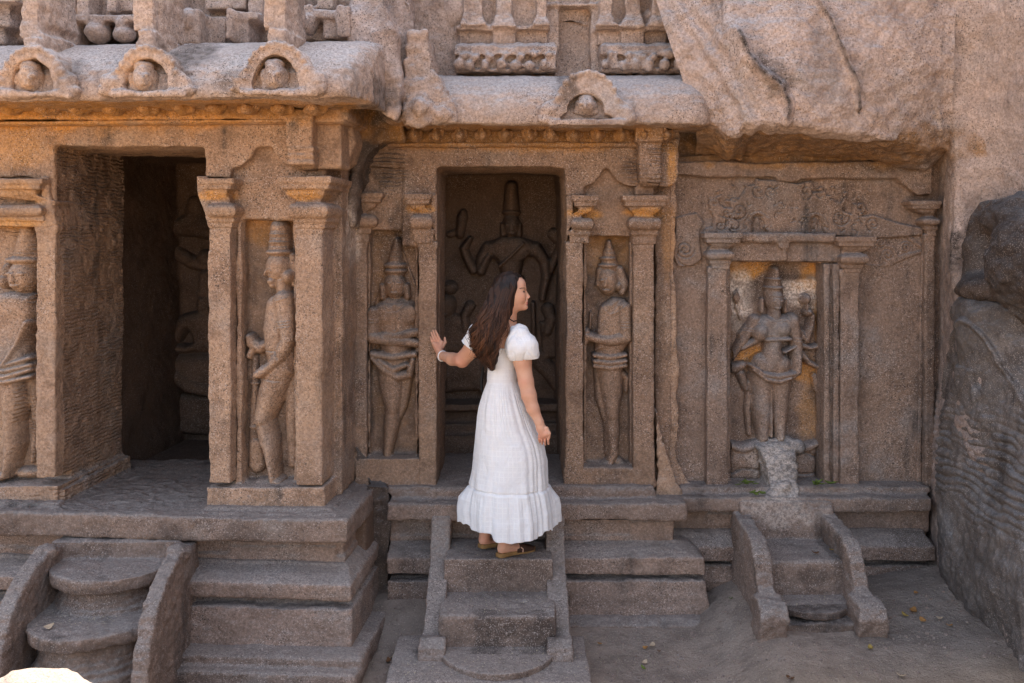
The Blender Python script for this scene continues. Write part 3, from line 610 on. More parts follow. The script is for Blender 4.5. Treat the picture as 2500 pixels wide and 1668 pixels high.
s = Stone(FC); s.stack([(305, 1552, 1622, 6.08), (345, 1552, 1622, 6.08), (350, 1560, 1614, 6.12), (430, 1560, 1614, 6.12), (446, 1562, 1612, 6.14), (456, 1568, 1606, 6.18)], 6.6); s.box(1550, 456, 1596, 478, 6.22, 6.5)
s.done('bracket', centre, 0.009, 1, 0.006, 0.005)
s = Stone(FC); s.prism([(1608, 340), (1657, 340), (1657, 420), (1650, 445), (1634, 456), (1610, 456)], 6.2, 6.6); s.done('bracket', centre, 0.010, 2, 0.006, 0.006)
prof = [(7.2, 180), (6.42, 184), (6.22, 186), (6.10, 194), (6.02, 210), (5.96, 232), (5.93, 258), (5.92, 285), (5.93, 303), (5.98, 306), (6.22, 322), (7.2, 322)]
s = Stone(FC); s.mould([(985, 0.03), (1010, 0), (1690, 0), (1712, 0.02), (1730, 0.07), (1742, 0.18)], prof, 5.95); s.done('eave', centre, 0.012, 2, 0.007, 0.008, M_UPPER)
frieze(centre, FC, 985, 1660, 311, 349, 6.14, 56, 9, 6.215)
s = Stone(FC); s.stack([(348, 940, 1650, 6.20), (356, 940, 1650, 6.20), (361, 940, 1650, 6.23)], 6.7); s.done('string_moulding', centre, 0.010, 1, 0.006, 0.006)
kudu(centre, FC, 1435, 305, 172, 84, 5.86, 6.3, (1432, 276, 46, 48), ears=True)
s = Stone(FC); s.prism([(978, 300), (985, 210), (990, 150), (1001, 74), (1043, 74), (1050, 130), (1058, 172), (1076, 190), (1092, 225), (1100, 245), (1116, 262), (1114, 300)], 5.88, 6.4)
s.ball(1018, 272, 5.86, 40, 42, 0.03); s.ball(1026, 262, 5.84, 20, 22, 0.05); s.ball(1080, 280, 5.88, 28, 22, 0.05); s.ball(1072, 235, 5.9, 20, 30, 0.04); s.ball(1028, 215, 5.89, 32, 30, 0.03)
s.done('broken_arch', centre, 0.012, 3, 0.016, 0.018, M_UPPER)
# upper storey
s = Stone(FC); s.box(930, -90, 1366, 190, 6.42, 7.3); s.box(1440, -90, 1745, 190, 6.42, 7.3); s.box(1366, -90, 1440, 192, 6.54, 7.3); s.box(1340, 8, 1462, 16, 6.40, 6.6); s.box(1455, -90, 1690, 60, 6.46, 6.7)
for x0, x1, pil in ((1112, 1344, ((1132, 1176), (1212, 1250), (1310, 1334))), (1454, 1634, ((1466, 1496), (1526, 1564), (1594, 1622)))):
    c0, c1 = pil[1][0] - 12, pil[1][1] + 12
    s.stack([(62, x0, x1, 6.31), (72, x0, x1, 6.30), (75, x0 + 6, x1 - 6, 6.33)], 6.7); s.stack([(60, c0, c1, 6.26), (66, c0, c1, 6.25), (70, c0 + 3, c1 - 3, 6.28)], 6.7)
    s.box(x0 + 6, 72, x1 - 6, 108, 6.36, 6.7); s.box(c0 + 2, 68, c1 - 2, 108, 6.31, 6.7)
    for a, b in pil: s.stack([(-90, a, b, 6.30), (34, a, b, 6.30), (52, a - 8, b + 8, 6.27), (63, a - 12, b + 12, 6.26)], 6.7)
s.done('upper_storey', centre, 0.011, 2, 0.008, 0.014, M_UPPER)
for x0, x1, sd in ((1108, 1362, 3), (1464, 1684, 4)):
    s = Stone(FC); s.stack([(104, x0 + 8, x1 - 8, 6.30), (112, x0, x1, 6.26), (134, x0, x1, 6.25), (138, x0 + 4, x1 - 4, 6.30), (166, x0 + 4, x1 - 4, 6.30), (170, x0, x1, 6.26), (177, x0 + 4, x1, 6.28)], 6.7); r = random.Random(sd); x = x0 + 14
    while x < x1 - 6:
        s.ball(x, 158 + r.uniform(-3, 3), 6.25, r.uniform(11, 16), r.uniform(12, 16), 0.045, 10); s.ball(x + 12, 136 + r.uniform(-4, 4), 6.25, r.uniform(9, 15), 9, 0.04, 10)
        if r.random() < .6: s.box(x + 14, 128, x + 30, 168, 6.24, 6.5)
        x += r.uniform(26, 46)
    s.done('beaded_band', centre, 0.009, 1, 0.010, 0.008, M_UPPER)
# plinth
xl, xr = 946, 1677
s = Stone(FC); s.stack([(1188, 940, 1600, 6.19), (1196, 940, 1602, 6.18), (1208, 940, 1604, 6.17)], 7.2, dref=6.1)
s.stack([(1230, xl, xr - 2, 6.05), (1235, xl, xr, 6.04), (1268, xl, xr, 6.04), (1271, xl, xr - 2, 6.05)], 7.2, dref=6.05); s.done('floor_slab', centre, 0.011, 2, 0.007, 0.010, M_WORN)
s = Stone(FC); s.stack([(1268, xl, 1646, 6.17), (1310, xl, 1646, 6.17)], 7.2, dref=6.05); s.stack([(1308, xl, 1650, 6.155), (1323, xl, 1650, 6.155)], 7.2, dref=6.05); s.box(1540, 1274, 1644, 1309, 6.155, 6.3); s.done('recessed_course', centre, 0.010, 2, 0.005, 0.008, M_PLINTH)
s = Stone(FC); s.stack([(1318, xl, 1660, 6.16), (1323, xl, 1690, 6.15), (1362, xl, 1714, 5.98), (1365, xl, 1716, 5.975), (1404, xl, 1714, 5.98)], 7.2, dref=6.05); s.done('sloping_course', centre, 0.011, 2, 0.006, 0.010, M_PLINTH)
s = Stone(FC); s.stack([(1402, xl, 1708, 6.07), (1417, xl, 1708, 6.07)], 7.2, dref=6.05); s.stack([(1415, xl, 1714, 6.0), (1419, xl, 1716, 5.985), (1507, xl, 1728, 5.96), (1512, xl, 1728, 5.97)], 7.2, dref=6.05); s.done('block_course', centre, 0.011, 2, 0.007, 0.012, M_PLINTH)
s = Stone(FC); s.stack([(1506, 1100, 1722, 5.93), (1526, 1100, 1726, 5.85), (1530, 1100, 1726, 5.84), (1600, 1100, 1724, 5.84)], 7.0, dref=6.0); s.done('footing_course', centre, 0.012, 3, 0.010, 0.018, M_WORN)
# straight stair
stair = Stone(FC); X0, X1 = -0.405, 0.245
zs1 = FC.U(1250, 1364, 5.73)[2]; zs2 = FC.U(1250, 1505, 5.36)[2]; zs3 = FC.U(1250, 1644, 5.02)[2]; zfl = FC.U(1250, 1233, 6.05)[2]
stair.yz(X0, X1, [(5.73, -.2), (6.12, -.2), (6.12, zs1), (5.73, zs1)]); o1 = stair.done('flight_of_steps', centre, 0.011, 2, 0.006, 0.008, M_WORN)
q = Stone(FC); q.yz(X0, X1, [(5.36, -.2), (5.80, -.2), (5.80, zs2 + .01), (5.36, zs2)]); q.done('step', o1, 0.011, 2, 0.008, 0.010, M_WORN)
q = Stone(FC); q.disc((X0 + X1) / 2, 5.34, 0.315, zs3 - 0.06, zs3, 48, 0.33); q.done('moonstone', o1, 0.009, 1, 0.004, 0.004, M_WORN)
q = Stone(FC); q.yz(-0.66, 0.42, [(4.99, -.3), (5.6, -.3), (5.6, zs3 - .03), (4.99, zs3 - .035)]); q.done('base_slab', o1, 0.011, 2, 0.006, 0.010, M_WORN)
def zat(py, Y): return FC.U(1250, py, Y)[2]
for sx, sn in ((-0.44, -1), (0.265, 1)):
    q = Stone(FC); xa, xb = (sx - .06, sx + .06)
    top = [(6.10, zat(1240, 6.10)), (6.03, zat(1264, 6.02)), (5.94, zat(1320, 5.93)), (5.82, zat(1378, 5.82)), (5.70, zat(1428, 5.70)), (5.55, zat(1486, 5.56)), (5.44, zat(1530, 5.44)), (5.36, zat(1562, 5.36))]
    q.yz(xa, xb, top + [(5.36, -.1), (6.10, -.1)])
    q.yz(xa - .012, xb + .012, [(5.42, zat(1550, 5.42)), (5.32, zat(1556, 5.33)), (5.26, zat(1580, 5.27)), (5.23, zat(1612, 5.24)), (5.24, zat(1640, 5.22)), (5.42, zat(1640, 5.22))])
    q.done('balustrade', o1, 0.009, 3, 0.006, 0.008, M_WORN)
ztc = zat(404, 6.25); zc0 = zfl + .02
chamber(centre, FC, FC.U(1068, 700, 6.25)[0] - .05, FC.U(1380, 700, 6.25)[0] - 0.0, ztc + 0.03, zc0, 6.95, 7.62)

# ================================================================== RIGHT SHRINE (goddess niche)
right = empty('rock_cut_niche_shrine', (1.95, 6.5, 0.1), 'right shallow shrine panel with a standing goddess under a carved canopy', 'shrine', 'shrines carved into the rock face')
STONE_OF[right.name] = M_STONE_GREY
s = Stone(FR)
s.box(1600, 280, 2330, 392, 6.52, 7.2); s.box(1636, 380, 1786, 1192, 6.45, 7.2); s.box(2008, 380, 2310, 1192, 6.45, 7.2); s.box(1780, 380, 2012, 641, 6.455, 7.2); s.box(1780, 640, 2012, 1192, 6.60, 7.2, dref=6.45); s.box(1780, 1178, 2012, 1192, 6.44, 7.0)
s.prism([(1636, 396), (2276, 398), (2276, 474), (2242, 474), (2216, 455), (2199, 442), (2195, 433), (1952, 434), (1950, 442), (1902, 442), (1898, 432), (1636, 428)], 6.38, 6.8)
s.done('wall', right, 0.011, 2, 0.006, 0.012)
s = Stone(FR); s.box(1775, 592, 2052, 639, 6.39, 6.6); s.stack([(568, 1806, 2044, 6.35), (576, 1806, 2044, 6.335), (590, 1808, 2040, 6.34), (594, 1812, 2036, 6.37)], 6.6)
s.stack([(596, 1903, 1928, 6.35), (606, 1903, 1928, 6.35), (608, 1910, 1922, 6.365), (636, 1908, 1924, 6.365)], 6.5); s.done('lintel', right, 0.009, 2, 0.006, 0.008)
pilaster(right, FR, 1728, 1776, 656, 1190, 6.37, 6.6, (1720, 1814, 568, 594), (1726, 1794, 612, 636), (1732, 1786, 638, 658), 3)
pilaster(right, FR, 2053, 2098, 664, 1190, 6.37, 6.6, (2042, 2142, 578, 602), (2054, 2122, 620, 646), (2056, 2108, 648, 666), 1)
pilaster(right, FR, 2259, 2283, 576, 1190, 6.39, 6.6, (2222, 2302, 490, 510), (2254, 2296, 530, 552), (2260, 2292, 554, 576), 0)
s = Stone(FR); s.box(2011, 645, 2050, 1190, 6.425, 6.6); s.box(2012, 645, 2026, 1190, 6.39, 6.6); s.box(2035, 645, 2050, 1190, 6.385, 6.6); s.done('door_frame', right, 0.008, 1, 0.005, 0.006)
s = Stone(FR); s.prism([(2250, 630), (2255, 600), (2258, 600), (2250, 1190), (2238, 1190)], 6.43, 6.6); s.done('thin_fillet', right, 0.008, 1, 0.004, 0.004)
s = Stone(FR); s.stack([(1188, 1664, 2280, 6.30), (1196, 1664, 2280, 6.29), (1206, 1664, 2280, 6.28)], 7.2, dref=6.25); s.stack([(1214, 1664, 2276, 6.20), (1219, 1664, 2276, 6.185), (1248, 1664, 2276, 6.185), (1251, 1664, 2276, 6.20)], 7.2, dref=6.2); s.done('floor_slab', right, 0.011, 2, 0.007, 0.010, M_WORN)
s = Stone(FR); s.box(1640, 1240, 2270, 1300, 6.33, 7.2); s.box(1728, 1256, 1850, 1284, 6.31, 6.5); s.done('recessed_course', right, 0.011, 2, 0.005, 0.008, M_PLINTH)
s = Stone(FR); s.stack([(1293, 1640, 2272, 6.31), (1298, 1640, 2272, 6.29), (1336, 1640, 2278, 6.16), (1369, 1640, 2278, 6.16)], 7.2, dref=6.2); s.done('sloping_course', right, 0.011, 2, 0.006, 0.010, M_PLINTH)
s = Stone(FR); s.stack([(1366, 1640, 2272, 6.26), (1380, 1640, 2272, 6.26)], 7.2, dref=6.2); s.stack([(1378, 1640, 2274, 6.21), (1382, 1640, 2276, 6.19), (1420, 1640, 2280, 6.17), (1440, 1640, 2280, 6.19), (1450, 1640, 2280, 6.24), (1500, 1640, 2280, 6.26)], 7.2, dref=6.2); s.done('block_course', right, 0.011, 3, 0.007, 0.012, M_PLINTH)
stR = Stone(FR); XR0, XR1 = FR.U(1830, 1300, 6.1)[0], FR.U(2020, 1300, 6.1)[0]
stR.yz(XR0 - .05, XR1 + .05, [(6.3, -.1), (6.3, zat(1212, 6.24)), (6.17, zat(1224, 6.17)), (6.13, zat(1260, 6.13)), (6.10, zat(1322, 6.10)), (6.08, -.1)])
z1 = zat(1370, 5.71)
stR.yz(XR0 - .01, XR1 + .01, [(6.2, -.1), (6.2, z1 + .006), (5.73, z1), (5.71, z1 - .02), (5.70, -.1)])
oR = stR.done('flight_of_steps', right, 0.011, 3, 0.007, 0.012, M_WORN)
z2 = zat(1497, 5.42); q = Stone(FR); q.disc((XR0 + XR1) / 2 + .0, 5.68, 0.245, z2 - .05, z2, 48, 0.26); q.done('moonstone', oR, 0.009, 2, 0.006, 0.006, M_WORN)
q = Stone(FR); q.yz(XR0 - .06, XR1 + .08, [(5.41, -.1), (5.40, z2 - .055), (5.8, z2 - .04), (5.8, -.1)]); q.done('base_slab', oR, 0.012, 3, 0.012, 0.02, M_WORN)
for sx, o in ((1.455, -1), (2.0, 1)):
    q = Stone(FR); xa, xb = sx - .048, sx + .048
    P = [(1240, 6.24), (1250, 6.18), (1283, 5.95), (1312, 5.74), (1340, 5.65), (1374, 5.59), (1432, 5.53), (1465, 5.44)]
    q.yz(xa, xb, [(d, zat(p, d)) for p, d in P] + [(5.42, .0), (6.24, .0)])
    q.yz(xa - .03, xb + .035, [(5.54, zat(1448, 5.54)), (5.42, zat(1462, 5.42)), (5.34, zat(1485, 5.34)), (5.30, zat(1515, 5.31)), (5.33, zat(1560, 5.30)), (5.34, .0), (5.56, .0)])
    q.done('balustrade', oR, 0.010, 7, 0.010, 0.008, M_WORN)

# ------------------------------------------------------------------ left shrine stair with bulging treads
XL0 = -2.25
def zatl(py, Y): return FL.U(700, py, Y)[2]
def drum(q, cy, r, z, th, h):
    q.disc(XL0, cy, r, z - th, z, 52, r * 1.02)
    for k in range(6): rr_ = r * (.80 + .20 * (k / 5) ** 2.2); q.disc(XL0, cy, rr_, z - th - (k + 1) * h / 6, z - th + .01 - k * h / 6, 52, rr_ * 1.02)
q = Stone(FC); zz1 = zat(1413, 5.17); drum(q, 5.46, 0.33, zz1, .075, .17); q.disc(XL0, 5.46, 0.34, zz1 - .5, zz1 - .24, 52, 0.33); q.yz(XL0 - .36, XL0 + .36, [(5.50, -.1), (5.50, zz1 + .10), (5.72, zz1 + .10), (5.72, -.1)]); oL = q.done('flight_of_steps', left, 0.010, 3, 0.008, 0.012, M_WORN)
q = Stone(FC); zz2 = zat(1556, 4.88); drum(q, 5.18, 0.335, zz2, .075, .20); q.disc(XL0, 5.18, 0.345, zz2 - .6, zz2 - .27, 52, 0.34); q.yz(XL0 - .36, XL0 + .36, [(5.16, -.1), (5.16, zz2 - .006), (5.6, zz2 + .004), (5.6, -.1)]); q.done('step', oL, 0.010, 3, 0.008, 0.012, M_WORN)
for sx in (-2.60, -1.86):
    q = Stone(FC); xa, xb = sx - .045, sx + .045
    P = [(1330, 5.52), (1336, 5.46), (1350, 5.34), (1372, 5.24), (1400, 5.15), (1435, 5.05), (1470, 4.97), (1510, 4.90), (1550, 4.855), (1600, 4.80), (1650, 4.76), (1690, 4.74)]
    q.yz(xa, xb, [(d, zat(p, d)) for p, d in P] + [(4.68, -.1), (5.6, -.1), (5.6, zat(1330, 5.52))]); x = sx
    q.ballm((x, 5.40, zat(1352, 5.40)), 0.072, 0.09, 0.055)
    q.done('balustrade', oL, 0.010, 7, 0.010, 0.007, M_WORN)
# ------------------------------------------------------------------ the living rock round the shrines
def loft(name, parent, rows, mat, amp=0.02, big=0.05, nu=200, nv=160, extra=None, seed=0, darkf=None):
    """a smooth sheet through rows of points (each row: list of world points), roughened"""
    R = np.array(rows, float); m, n = R.shape[:2]
    def rs(A, k, ax):
        A = np.moveaxis(A, ax, 0); t = np.linspace(0, len(A) - 1, k); i = np.clip(t.astype(int), 0, len(A) - 2); f = (t - i)[:, None, None]
        g = lambda j: A[np.clip(j, 0, len(A) - 1)]
        p0, p1, p2, p3 = g(i - 1), g(i), g(i + 1), g(i + 2)
        o = 0.5 * ((2 * p1) + (p2 - p0) * f + (2 * p0 - 5 * p1 + 4 * p2 - p3) * f ** 2 + (3 * p1 - p0 - 3 * p2 + p3) * f ** 3)
        return np.moveaxis(o, 0, ax)
    G = rs(rs(R, nv, 0), nu, 1); du = np.gradient(G, axis=1); dv = np.gradient(G, axis=0); N = np.cross(du, dv); N /= np.linalg.norm(N, axis=2, keepdims=True) + 1e-9
    V = G.reshape(-1, 3); N = N.reshape(-1, 3)
    h = amp * fbm(V, 14.0, 4, 21 + seed) + big * fbm(V, 1.7, 4, 31 + seed)
    if extra is not None: h = h + extra(V)
    V = V + N * h[:, None]; I = np.arange(nu * nv).reshape(nv, nu)
    Q = np.stack([I[:-1, :-1].ravel(), I[:-1, 1:].ravel(), I[1:, 1:].ravel(), I[1:, :-1].ravel()], 1)
    at = stain_and_light_attrs(V)
    if darkf is not None: at['dark'] = np.maximum(at['dark'], darkf(V).astype(np.float32))
    return link_mesh(name, V, Q, mat, parent, attrs=at)
w_ = lambda px, py, Y: FC.U(px, py, Y)
rock = empty('cliff', (2.4, 6.3, 0.2), 'rough pink granite cliff overhanging the right shrine and running down its right side', 'cliff')
# overhang: lip line along the roof of the right shrine
lip = [(1700, 296, 6.12), (1742, 306, 5.98), (1775, 326, 5.90), (1806, 322, 5.84), (1822, 304, 5.80), (1900, 303, 5.78), (1955, 303, 5.76), (2000, 314, 5.78), (2060, 322, 5.80), (2130, 334, 5.84), (2200, 350, 5.92), (2260, 358, 6.0), (2306, 362, 6.08), (2325, 380, 6.1)]
def crackfield(lines, wd, dep):
    W = [np.array([w_(x, y, Y) for x, y, Y in L]) for L in lines]
    def f(V):
        r = np.zeros(len(V))
        for L, ww, dd in zip(W, wd, dep):
            for a, b in zip(L[:-1], L[1:]):
                dx, dz = b[0] - a[0], b[2] - a[2]; t = np.clip(((V[:, 0] - a[0]) * dx + (V[:, 2] - a[2]) * dz) / (dx * dx + dz * dz), 0, 1)
                nx = (V[:, 0] - a[0] - t * dx); nz = (V[:, 2] - a[2] - t * dz); d = np.hypot(nx + 0.012 * vnoise(V, 9, 5), nz)
                r = np.minimum(r, -dd * np.clip(1 - d / ww, 0, 1) ** 0.8)
        return r
    return f
cr = crackfield([[(2010, -60, 5.6), (2040, 12, 5.6), (2060, 90, 5.65), (2082, 150, 5.65), (2100, 200, 5.7), (2110, 260, 5.7)],
                 [(1790, 90, 5.9), (1812, 150, 5.9), (1850, 195, 5.9), (1890, 220, 5.9), (1912, 262, 5.85), (1916, 292, 5.8)], [(2302, 260, 5.9), (2303, 330, 6.0)]], [0.020, 0.04, 0.012], [0.05, 0.055, 0.02])
crd = crackfield([[(2010, -60, 5.6), (2040, 12, 5.6), (2060, 90, 5.65), (2082, 150, 5.65), (2100, 200, 5.7), (2112, 270, 5.7)], [(1790, 90, 5.9), (1812, 150, 5.9), (1850, 195, 5.9), (1890, 220, 5.9), (1912, 262, 5.85), (1916, 292, 5.8)], [(2030, 0, 5.6), (2020, 60, 5.6), (2015, 150, 5.6)], [(1840, 150, 5.9), (1870, 190, 5.9), (1900, 215, 5.9)]], [0.012, 0.022, 0.05, 0.07], [1.0, 1.0, .3, .7])
ledge = crackfield([[(1740, -60, 5.9), (1770, 60, 5.9), (1830, 170, 5.9), (1870, 200, 5.9)]], [0.12], [0.05])
def band(V):   # tool-cut slanting grooves beside the middle eave
    px, py = (V[:, 0] - w_(1780, 200, 5.9)[0]), (V[:, 2] - w_(1780, 200, 5.9)[2]); along = px * 0.47 + py * -0.88; acr = px * 0.88 + py * 0.47
    return 0.014 * np.sin(acr * 70 + 2 * vnoise(V, 4, 77)) * np.clip(1 - np.abs(acr) / 0.16, 0, 1) * (along > -0.7)
rows = []
for fz in (3.2, 2.2, 1.5):
    rows.append([(w_(x, y, Y)[0] + 0.1 * (i - 6) * (fz - 1), Y + (fz - 1) * 0.55 + 0.2, w_(x, y, Y)[2] + fz) for i, (x, y, Y) in enumerate(lip)])
def col(i, t):   # between picture top and lip
    x, y, Y = lip[i]; xt = 1680 + (x - 1742) * 1.12 if i else 1580; yt = -80
    Yt = 6.15 - 0.25 * min(1, i / 6); Yb = Y
    bul = 0.10 * math.sin(math.pi * t); return w_(xt + (x - xt) * t ** 1.1, yt + (y - yt) * t, Yt + (Yb - Yt) * t ** 1.3 - bul)
for t in (0.0, 0.2, 0.4, 0.6, 0.8, 0.94, 0.99): rows.append([col(i, t) for i in range(len(lip))])
for (dy, Yn, f) in ((9, 0.05, 0.08), (34, 0.22, 0.45), (60, 0.40, 0.85)):
    rows.append([w_(x, y + dy * (1 if i < 12 else 0.4), Y + (6.44 - Y) * f) for i, (x, y, Y) in enumerate(lip)])
rows.append([(w_(x, 404, 6.46)[0], 6.55, w_(x, 396, 6.46)[2]) for x, y, Y in lip])
ro = loft('overhang', rock, rows, M_CLIFF, 0.012, 0.016, 380, 420, lambda V: cr(V) + ledge(V) * 0.8 + band(V), darkf=lambda V: np.clip(-crd(V) * 1.3, 0, 1))
# the side rock, from the edge of the shrine forward and out of the picture
rows = []
def side(py, e, f, g, h): return [w_(2262, py, 6.62), w_(e[0], py, e[1]), w_(f[0], py, f[1]), w_(g[0], py, g[1]), w_(h[0], py, h[1]), w_(2900, py, 4.6)]
rows.append([(x + .3, y + 1.3, z + 3.4) for x, y, z in side(-60, (2284, 6.3), (2310, 6.1), (2360, 5.95), (2500, 5.6))])
rows.append([(x + .1, y + .5, z + 1.0) for x, y, z in side(-60, (2284, 6.3), (2310, 6.1), (2360, 5.95), (2500, 5.6))])
rows.append(side(-60, (2284, 6.3), (2310, 5.95), (2380, 5.85), (2520, 5.5)))
rows.append(side(150, (2290, 6.3), (2312, 5.98), (2380, 5.9), (2520, 5.55)))
rows.append(side(360, (2296, 6.35), (2318, 6.05), (2370, 5.96), (2500, 5.7)))
rows.append(side(480, (2298, 6.38), (2322, 6.10), (2352, 6.02), (2470, 5.85)))
rows.append(side(650, (2298, 6.40), (2322, 6.12), (2342, 6.06), (2440, 6.1)))
rows.append(side(740, (2296, 6.40), (2322, 6.12), (2342, 6.02), (2430, 5.75))); rows.append(side(800, (2294, 6.40), (2320, 6.12), (2346, 5.86), (2430, 5.60)))
rows.append(side(950, (2290, 6.40), (2312, 6.16), (2345, 5.82), (2440, 5.48)))
rows.append(side(1080, (2284, 6.38), (2304, 6.16), (2345, 5.80), (2450, 5.40)))
rows.append(side(1200, (2276, 6.34), (2300, 6.12), (2350, 5.82), (2460, 5.35)))
rows.append(side(1330, (2274, 6.30), (2305, 6.05), (2360, 5.75), (2470, 5.2)))
rows.append(side(1430, (2278, 6.26), (2320, 5.98), (2380, 5.6), (2470, 5.1)))
rows.append(side(1540, (2300, 6.22), (2350, 5.85), (2420, 5.45), (2500, 5.0)))
rows.append(side(1680, (2300, 6.2), (2380, 5.7), (2460, 5.2), (2540, 4.8)))
rows.append(side(1800, (2300, 6.2), (2380, 5.7), (2460, 5.2), (2540, 4.8)))
def chis(V):
    c = w_(2420, 1150, 5.6); a = (V[:, 2] - c[2]) + 0.62 * (V[:, 0] - c[0]); m = np.clip(1.5 - np.hypot((V[:, 0] - c[0]) / .15, (V[:, 2] - c[2] - .02) / .30), 0, 1) * np.clip(.75 + 1.1 * vnoise(V, 6, 66), 0, 1)
    z = V[:, 2]; low = np.clip((w_(2420, 1330, 5.4)[2] - z) * 3, 0, 1)
    return -0.020 * m * np.abs(np.sin(a * 62 + 2.6 * vnoise(V, 3.0, 61) + 0.9 * vnoise(V, 14, 64))) ** .7 - 0.010 * low * np.clip(vnoise(V * np.array([1, 1, .22]), 16, 62), 0, 1) - 0.006 * np.abs(vnoise(V * np.array([1, 1, .12]), 22, 63))
loft('side_rock', rock, rows, M_CLIFF, 0.007, 0.022, 300, 520, chis)
# fin between the left and the middle shrine
s = Stone(FC); s.prism([(852, -90), (926, -90), (938, 0), (950, 60), (962, 140), (974, 210), (976, 262), (964, 292), (938, 282), (918, 270), (904, 248), (894, 232), (884, 200), (872, 130), (862, 90), (852, 40)], 5.72, 6.6, dref=5.72)
s.prism([(920, -90), (996, -90), (1002, 60), (996, 200), (988, 298), (945, 290)], 5.98, 6.8);
def strat(V, N):
    r = np.zeros_like(V); r[:, 0] = 0.014 * vnoise(V * np.array([1, 1, .12]), 20, 51); r[:, 1] = 0.016 * vnoise(V * np.array([1, 1, .10]), 26, 52); return r
s.prism([(840, -90), (1000, -90), (990, 280), (860, 200)], 6.3, 6.9); s.done('rock_rib', rock, 0.013, 3, 0.010, 0.045, M_CLIFF, strat)
s = Stone(FC); s.prism([(852, 215), (905, 240), (935, 270), (985, 285), (985, 345), (930, 352), (900, 372), (880, 420), (870, 470), (858, 560), (852, 420), (838, 330)], 6.05, 6.8); s.prism([(800, 270), (885, 300), (868, 420), (856, 700), (858, 1000), (884, 1120), (930, 1200), (948, 1240), (948, 1480), (800, 1500)], 6.34, 7.2)
s.prism([(866, 1090), (900, 1120), (945, 1190), (948, 1330), (905, 1360), (880, 1230)], 6.24, 6.6); s.prism([(892, 1180), (950, 1190), (958, 1440), (935, 1520), (905, 1560), (880, 1560)], 6.13, 6.7)
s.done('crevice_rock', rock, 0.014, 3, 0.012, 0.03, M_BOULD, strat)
s = Stone(FC); s.prism([(1604, 360), (1650, 352), (1652, 700), (1658, 1120), (1690, 1195), (1604, 1195)], 6.37, 6.8); s.prism([(1602, 1000), (1625, 1090), (1660, 1190), (1676, 1235), (1602, 1235)], 6.26, 6.7); s.done('joint_rock', rock, 0.013, 3, 0.010, 0.02, M_STONE)
# body of the hill behind, closing the chambers and casting the shade
s = Stone(FC)
s.yz(-9, 9, [(8.2, -.5), (12, -.5), (12, 7.4), (8.2, 7.4)]); s.yz(-9, 9, [(7.0, 3.85), (12, 3.85), (12, 7.4), (7.9, 7.4)]); s.yz(-9, -3.5, [(5.9, -.5), (9, -.5), (9, 6.4), (6.4, 6.4)]); s.yz(3.6, 9, [(5.4, -.5), (9, -.5), (9, 6.4), (6.2, 6.4)])
s.yz(-9, 9, [(6.45, 3.75), (9, 3.75), (9, 7.3), (7.1, 7.3)])
s.yz(4.2, 9, [(-0.5, -.5), (9, -.5), (9, 7.4), (-0.5, 7.0)]); s.done('rock_mass_and_sky_blocker', rock, 0.09, 2, 0.03, 0.14, M_CLIFF)  # added rock arm out of view, blocks sky light from the right

# dark boulder leaning against the right side
def side2(py, a, b, c, d): return [w_(2300, py, 6.5), w_(a[0], py, a[1]), w_(b[0], py, b[1]), w_(c[0], py, c[1]), w_(d[0], py, d[1]), w_(2950, py, 4.4)]
rows = [side2(700, (2350, 6.35), (2390, 6.3), (2450, 6.2), (2560, 6.0)), side2(722, (2338, 6.10), (2372, 5.95), (2440, 5.80), (2560, 5.6)), side2(745, (2334, 6.04), (2366, 5.80), (2440, 5.60), (2560, 5.35)), side2(820, (2330, 6.02), (2362, 5.74), (2440, 5.52), (2560, 5.25)),
        side2(950, (2322, 6.04), (2356, 5.76), (2440, 5.46), (2560, 5.15)), side2(1080, (2310, 6.06), (2350, 5.78), (2445, 5.38), (2560, 5.05)), side2(1200, (2300, 6.05), (2350, 5.74), (2450, 5.28), (2560, 4.95)), side2(1330, (2298, 6.0), (2352, 5.68), (2455, 5.16), (2560, 4.85)),
        side2(1430, (2304, 5.94), (2365, 5.55), (2460, 5.05), (2560, 4.7)), side2(1540, (2330, 5.84), (2405, 5.40), (2490, 4.95), (2580, 4.6)), side2(1680, (2360, 5.8), (2440, 5.25), (2520, 4.8), (2600, 4.5)), side2(1800, (2360, 5.8), (2440, 5.25), (2520, 4.8), (2600, 4.5))]
crd2 = crackfield([[(2370, 780, 5.7), (2410, 830, 5.6), (2440, 900, 5.5), (2470, 970, 5.4), (2500, 1040, 5.3)], [(2350, 900, 5.8), (2352, 1000, 5.8), (2340, 1150, 5.9)]], [0.014, 0.016], [1, .8])
loft('grooved_flank', rock, rows, M_GREY, 0.010, 0.030, 260, 460, lambda V: 1.5 * chis(V) + 0.02 * crd2(V), 5, lambda V: np.clip(-crd2(V), 0, 1))
bl = empty('boulder', (2.75, 5.4, 0.3), 'dark weathered boulder with a rounded top and a hollow under it, at the right edge', 'boulder')
def boulder(name, parent, cen, rad, mat, amp=0.05, sub=None, seed=0, res=0.016, fine=0.01):
    lo = np.min([np.array(c) - np.array(r) for c, r in zip(cen, rad)], 0) - .12; hi = np.max([np.array(c) + np.array(r) for c, r in zip(cen, rad)], 0) + .12
    B = Body(lo, hi, res)
    for c, r in zip(cen, rad): B.ell(c, r, 0.10)
    for c, r in (sub or []): B.ell(c, r, 0.05, sub=True)
    V, Q = B.mesh(); c = V.mean(0); N = V - c; N /= np.linalg.norm(N, axis=1, keepdims=True)
    V = V + N * (amp * fbm(V, 2.6, 4, 71 + seed) + fine * fbm(V, 17, 3, 72 + seed))[:, None]
    return link_mesh(name, V, Q, mat, parent, attrs=stain_and_light_attrs(V))
P = lambda x, y, Y: np.array(w_(x, y, Y))
